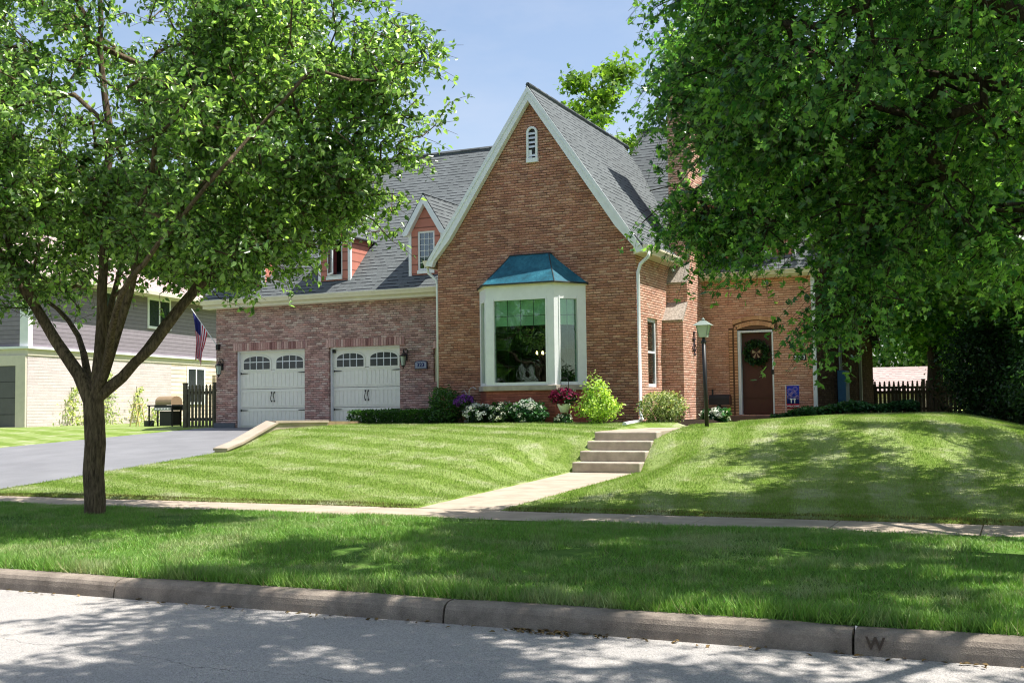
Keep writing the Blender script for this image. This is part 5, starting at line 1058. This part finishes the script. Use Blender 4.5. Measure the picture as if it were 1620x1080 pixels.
shrub('hydrangea', (-2.85, -1.02, 1.18), (.36, .3, .25), 'white hydrangea in the middle of the bay bed', 'hydrangea', M['leaf_dark'], 1300, .08, flowers=(M['petal_white'], 20, .032, .055, 24), group='white hydrangeas under the bay window')
shrub('hydrangea', (-2.25, -1.02, 1.18), (.38, .3, .28), 'white hydrangea nearest to the hanging basket', 'hydrangea', M['leaf_hosta'], 1500, .08, flowers=(M['petal_white'], 17, .034, .06, 24), group='white hydrangeas under the bay window')
shrub('petunia_basket', (-3.98, -.75, 1.52), (.24, .22, .17), 'purple flowers spilling beside the left bay corner', 'flowers', M['leaf_dark'], 500, .05, flowers=(M['petal_purple'], 60, .05, .03, 7))
# hook and hanging basket
hk = thing('shepherd_hook', (-1.28, -1.25, 1.2), 'thin black shepherd hook standing in the bed before the bay', 'garden hook')
MB().tube([(-1.2, -1.2, 1.1), (-1.2, -1.2, 2.12), (-1.24, -1.2, 2.2), (-1.32, -1.2, 2.22), (-1.38, -1.2, 2.16), (-1.38, -1.2, 2.08)], .009, 6).build('hook', M['black'], hk); MB().lathe((-1.2, -1.2, 1.16), [(.06, 0), (.06, .01), (.01, .012)], 8).build('foot', M['black'], hk)
hk2 = thing('shepherd_hook', (-3.95, -.7, 1.2), 'second garden hook with a curled top left of the bay', 'garden hook')
MB().tube([(-3.9, -.7, 1.1), (-3.9, -.7, 1.95), (-3.86, -.7, 2.03), (-3.78, -.7, 2.05), (-3.72, -.7, 2.0)], .011, 6).tube([(-3.96, -.7, 1.1), (-3.97, -.7, 1.9), (-4.03, -.7, 1.98), (-4.1, -.7, 1.93)], .009, 6).build('hook', M['steel'], hk2); MB().lathe((-3.93, -.7, 1.16), [(.08, 0), (.08, .01), (.01, .012)], 8).build('foot', M['black'], hk2)
bs = shrub('hanging_basket', (-1.3, -1.22, 1.62), (.3, .26, .17), 'white basket overflowing with wine red petunias on a hook', 'flower basket', M['leaf_dark'], 700, .05, flowers=(M['petal_red'], 85, .055, .03, 7))
MB().lathe((-1.3, -1.22, 1.44), [(.08, 0), (.15, .16), (.16, .2), (.13, .2)], 14).build('basket_bowl', M['white'], bs, True)
MB().tube([(-1.42, -1.22, 1.66), (-1.38, -1.2, 2.08)], .004, 4).tube([(-1.2, -1.22, 1.66), (-1.38, -1.2, 2.08)], .004, 4).build('hanger', M['black'], bs)
shrub('bedding_plant', (-1.3, -1.25, 1.16), (.2, .16, .13), 'small white flowered plant right below the wine red basket', 'flowers', M['leaf_hosta'], 500, .05, flowers=(M['petal_white'], 14, .035, .03, 8))
shrub('lime_shrub', (-.48, -1.3, 1.17), (.44, .4, .45), 'bright lime green shrub between the bay and the steps', 'shrub', M['leaf_lime'], 2400, .066, up=.15, outw=.9, ragged=.2)
shrub('variegated_shrub', (.72, -.5, 1.1), (.5, .42, .42), 'pale variegated shrub against the sunlit side wall', 'shrub', M['leaf_varieg'], 3600, .05, outw=.7, ragged=.1)
shrub('hosta', (1.2, 2.3, 1.15), (.34, .3, .16), 'white-edged hosta at the foot of the chimney by the door', 'hosta', M['leaf_hosta'], 330, .13, width=1.5, flowers=(M['petal_white'], 30, .1, .02, 2))
gc = thing('ground_cover', (3.6, 3.1, 1.2), 'dark leafy ground cover along the wall right of the welcome flag', 'ground cover'); gc['kind'] = 'stuff'
n = 7000; X = RNG.uniform(2.45, 5.6, n); Y = 2.6 + RNG.uniform(0, 1.2, n) + (X - 2.5) * .45; Z = zg(X, Y) + .05 + RNG.uniform(0, 1, n) ** .6 * (.2 + .05 * np.sin(X * 5)) * np.clip((X - 2.6) / .6, .15, 1)
leaves('foliage', np.stack([X, Y, Z], 1), .075, M['leaf_hosta'], gc, up=.8, width=1.2)
# dark shrub belt along the right boundary
for i, (x, y, r_, h, l) in enumerate(((7.5, 5.2, 1.2, 1.4, 'dark shrub right of the rear fence, nearest the lawn crest'), (8.8, 3.2, 1.4, 1.3, 'dark shrub mass at the right frame edge'), (7.9, 9.0, 1.5, 1.5, 'tall dark shrub behind the first ones at right'), (9.9, 7.2, 1.8, 1.8, 'tallest dark shrub under the overhanging maple'), (7.8, 13, 1.2, 1.5, 'dark shrub at the right end of the rear fence'), (9.3, -.6, 1.3, 1.1, 'low dark shrub where the lawn drops at right'))):
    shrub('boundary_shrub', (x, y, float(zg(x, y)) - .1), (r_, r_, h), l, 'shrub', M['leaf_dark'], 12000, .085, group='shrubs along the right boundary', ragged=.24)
for i, (x, y, h, l) in enumerate(((1.2, 46, 3.4, 'far sunlit thicket left of the gap over the rear garage roof'), (5.2, 45, 3.0, 'far sunlit thicket right of the gap over the rear garage roof'), (9.5, 44, 3.4, 'far thicket behind the dark shrubs'))):
    shrub('thicket', (x, y, 1.), (3.2, 2.2, h), l, 'shrub', M['leaf_bg'], 5000, .34, group='far thickets behind the garage')
# vines on the neighbour's cream wall
for (t, h, l) in ((2.3, 1.45, 'thin vine climbing the cream wall nearest its corner'), (3.3, .9, 'low spreading vine at the foot of the cream wall'), (4.35, 2.1, 'tallest vine climbing the cream wall left of the trunk'), (6.4, 1.5, 'vine on the cream wall just right of the tree trunk'), (7.7, .8, 'short sparse vine on the cream wall near the trestle')):
    b0 = NM @ Vector((t, -.12, 1.0)); o = thing('climbing_vine', tuple(b0), l, 'vine', 'vines on the cream wall'); n = int(210 * h)
    s = RNG.uniform(0, 1, n) ** 1.3; lx = t + RNG.normal(0, .46, n) * (1.15 - s) + .12 * np.sin(s * 14) + .06 * np.sin(s * 9); ly = -.1 - RNG.uniform(0, .18, n) * (1 - s * .5); lz = 1.0 + s * h
    Pw = np.array([tuple(NM @ Vector(q)) for q in zip(lx, ly, lz)]); leaves('foliage', Pw, .10, M['leaf_vine'], o, up=.2, width=1.1)
    MB().tube([tuple(NM @ Vector((t, -.08, .95))), tuple(NM @ Vector((t + .1, -.1, 1 + h * .5))), tuple(NM @ Vector((t - .05, -.08, 1 + h)))], .012, 5).build('stem', M['bark2'], o)

# ------------------------------------------------------------------ grass blades
def blades(name, n, box, h, w_, mat, keep, lean=.5, dens=None):
    X = RNG.uniform(box[0], box[1], n); Y = RNG.uniform(box[2], box[3], n); k = keep(X, Y); X, Y = X[k], Y[k]
    tuft = .5 + .5 * np.sin(X * 5.1 + 2 * np.sin(Y * 3.3)) * np.sin(Y * 6.7 + 1.7 * np.sin(X * 2.9)); hh = h * (0.55 + .6 * RNG.random(len(X)) + .35 * tuft)
    Z = zg(X, Y) - .006; a_ = RNG.uniform(0, 2 * np.pi, len(X)); dx, dy_ = np.cos(a_), np.sin(a_); la = RNG.uniform(0, 2 * np.pi, len(X)); ll = lean * hh * RNG.random(len(X))
    A_ = np.stack([X - dx * w_, Y - dy_ * w_, Z], 1); B_ = np.stack([X + dx * w_, Y + dy_ * w_, Z], 1); C_ = np.stack([X + np.cos(la) * ll, Y + np.sin(la) * ll, Z + hh], 1)
    V = np.stack([A_, B_, C_], 1).reshape(-1, 3); F = np.arange(len(V)).reshape(-1, 3); o = npmesh(name, V, F, mat); tag(o, kind='stuff'); return o
bare = lambda X, Y: (np.sin(X * 1.7 + 1) * np.sin(Y * 2.1 + X) + .5 * np.sin(X * 4.3) * np.sin(Y * 5.1) + RNG.random(len(X)) * .9 > -.18)
o = blades('verge_grass', 330000, (-7.8, 9.5, -16.57, -12.21), .04, .0045, M['park_blade'], lambda X, Y: ~on_drive(X, Y) & bare(X, Y) & (X > -7.6 + (Y + 12) * -1.3 - 2.), 1.5); tag(o, 'rough green grass on the strip between kerb and pavement', 'grass')
o = blades('kerb_grass', 16000, (-3, 8.6, -16.6, -16.35), .1, .005, M['park_blade'], lambda X, Y: X > -2, 1.1); tag(o, 'longer grass blades leaning over the kerb', 'grass')
tc_ = np.stack([RNG.uniform(-4, 8.3, 150), RNG.uniform(-16.5, -12.4, 150)], 1)
def near(X, Y): return (np.min((X[:, None] - tc_[None, :, 0]) ** 2 + (Y[:, None] - tc_[None, :, 1]) ** 2, 1) < RNG.uniform(.0005, .02, len(X)))
o = blades('grass_tufts', 160000, (-4, 8.6, -16.5, -12.3), .075, .005, M['park_blade'], near, .9); tag(o, 'taller tufts standing out of the verge grass', 'grass')
house_fp = lambda X, Y: in_rect(X, Y, -13, .5, -1.0, 20) | in_rect(X, Y, .4, 3.4, 1.5, 20) | in_rect(X, Y, -.1, 1.3, -.95, 3)
o = blades('lawn_grass', 420000, (-8.2, 9., -11.19, 3.), .034, .0042, M['lawn_blade'], lambda X, Y: ~hard(X, Y) & ~house_fp(X, Y) & ~((X > 5.6) & (Y > 2.5)), .8); tag(o, 'short mown lawn grass sloping up to the house', 'grass')
# ragged browned lip where the lawn meets the pavement
n = 14000; o = blades('edge_grass', n, (-8, 8.6, -11.24, -11.02), .036, .004, leafmat('browned_edge', (.10, .09, .035), (.2, .2, .07), .2, .7, .2), lambda X, Y: ~hard(X, Y - .3, .0) | (X < .5) | (X > 1.85), .8); tag(o, 'browned ragged grass edge along the pavement', 'grass')
# fallen leaves in the gutter
lf = thing('fallen_leaves', (5, -16.9, 0), 'few dry leaves lying in the gutter against the kerb', 'leaf litter'); lf['kind'] = 'stuff'
n = 160; X = np.concatenate([RNG.normal(4.75, .18, 70), RNG.uniform(-1, 8.3, 90)]); Y = -16.8 - np.abs(RNG.normal(0, .06, 160)); leaves('litter', np.stack([X, Y, np.full(160, .012)], 1), .045, M['leaf_dry'], lf, up=3.)
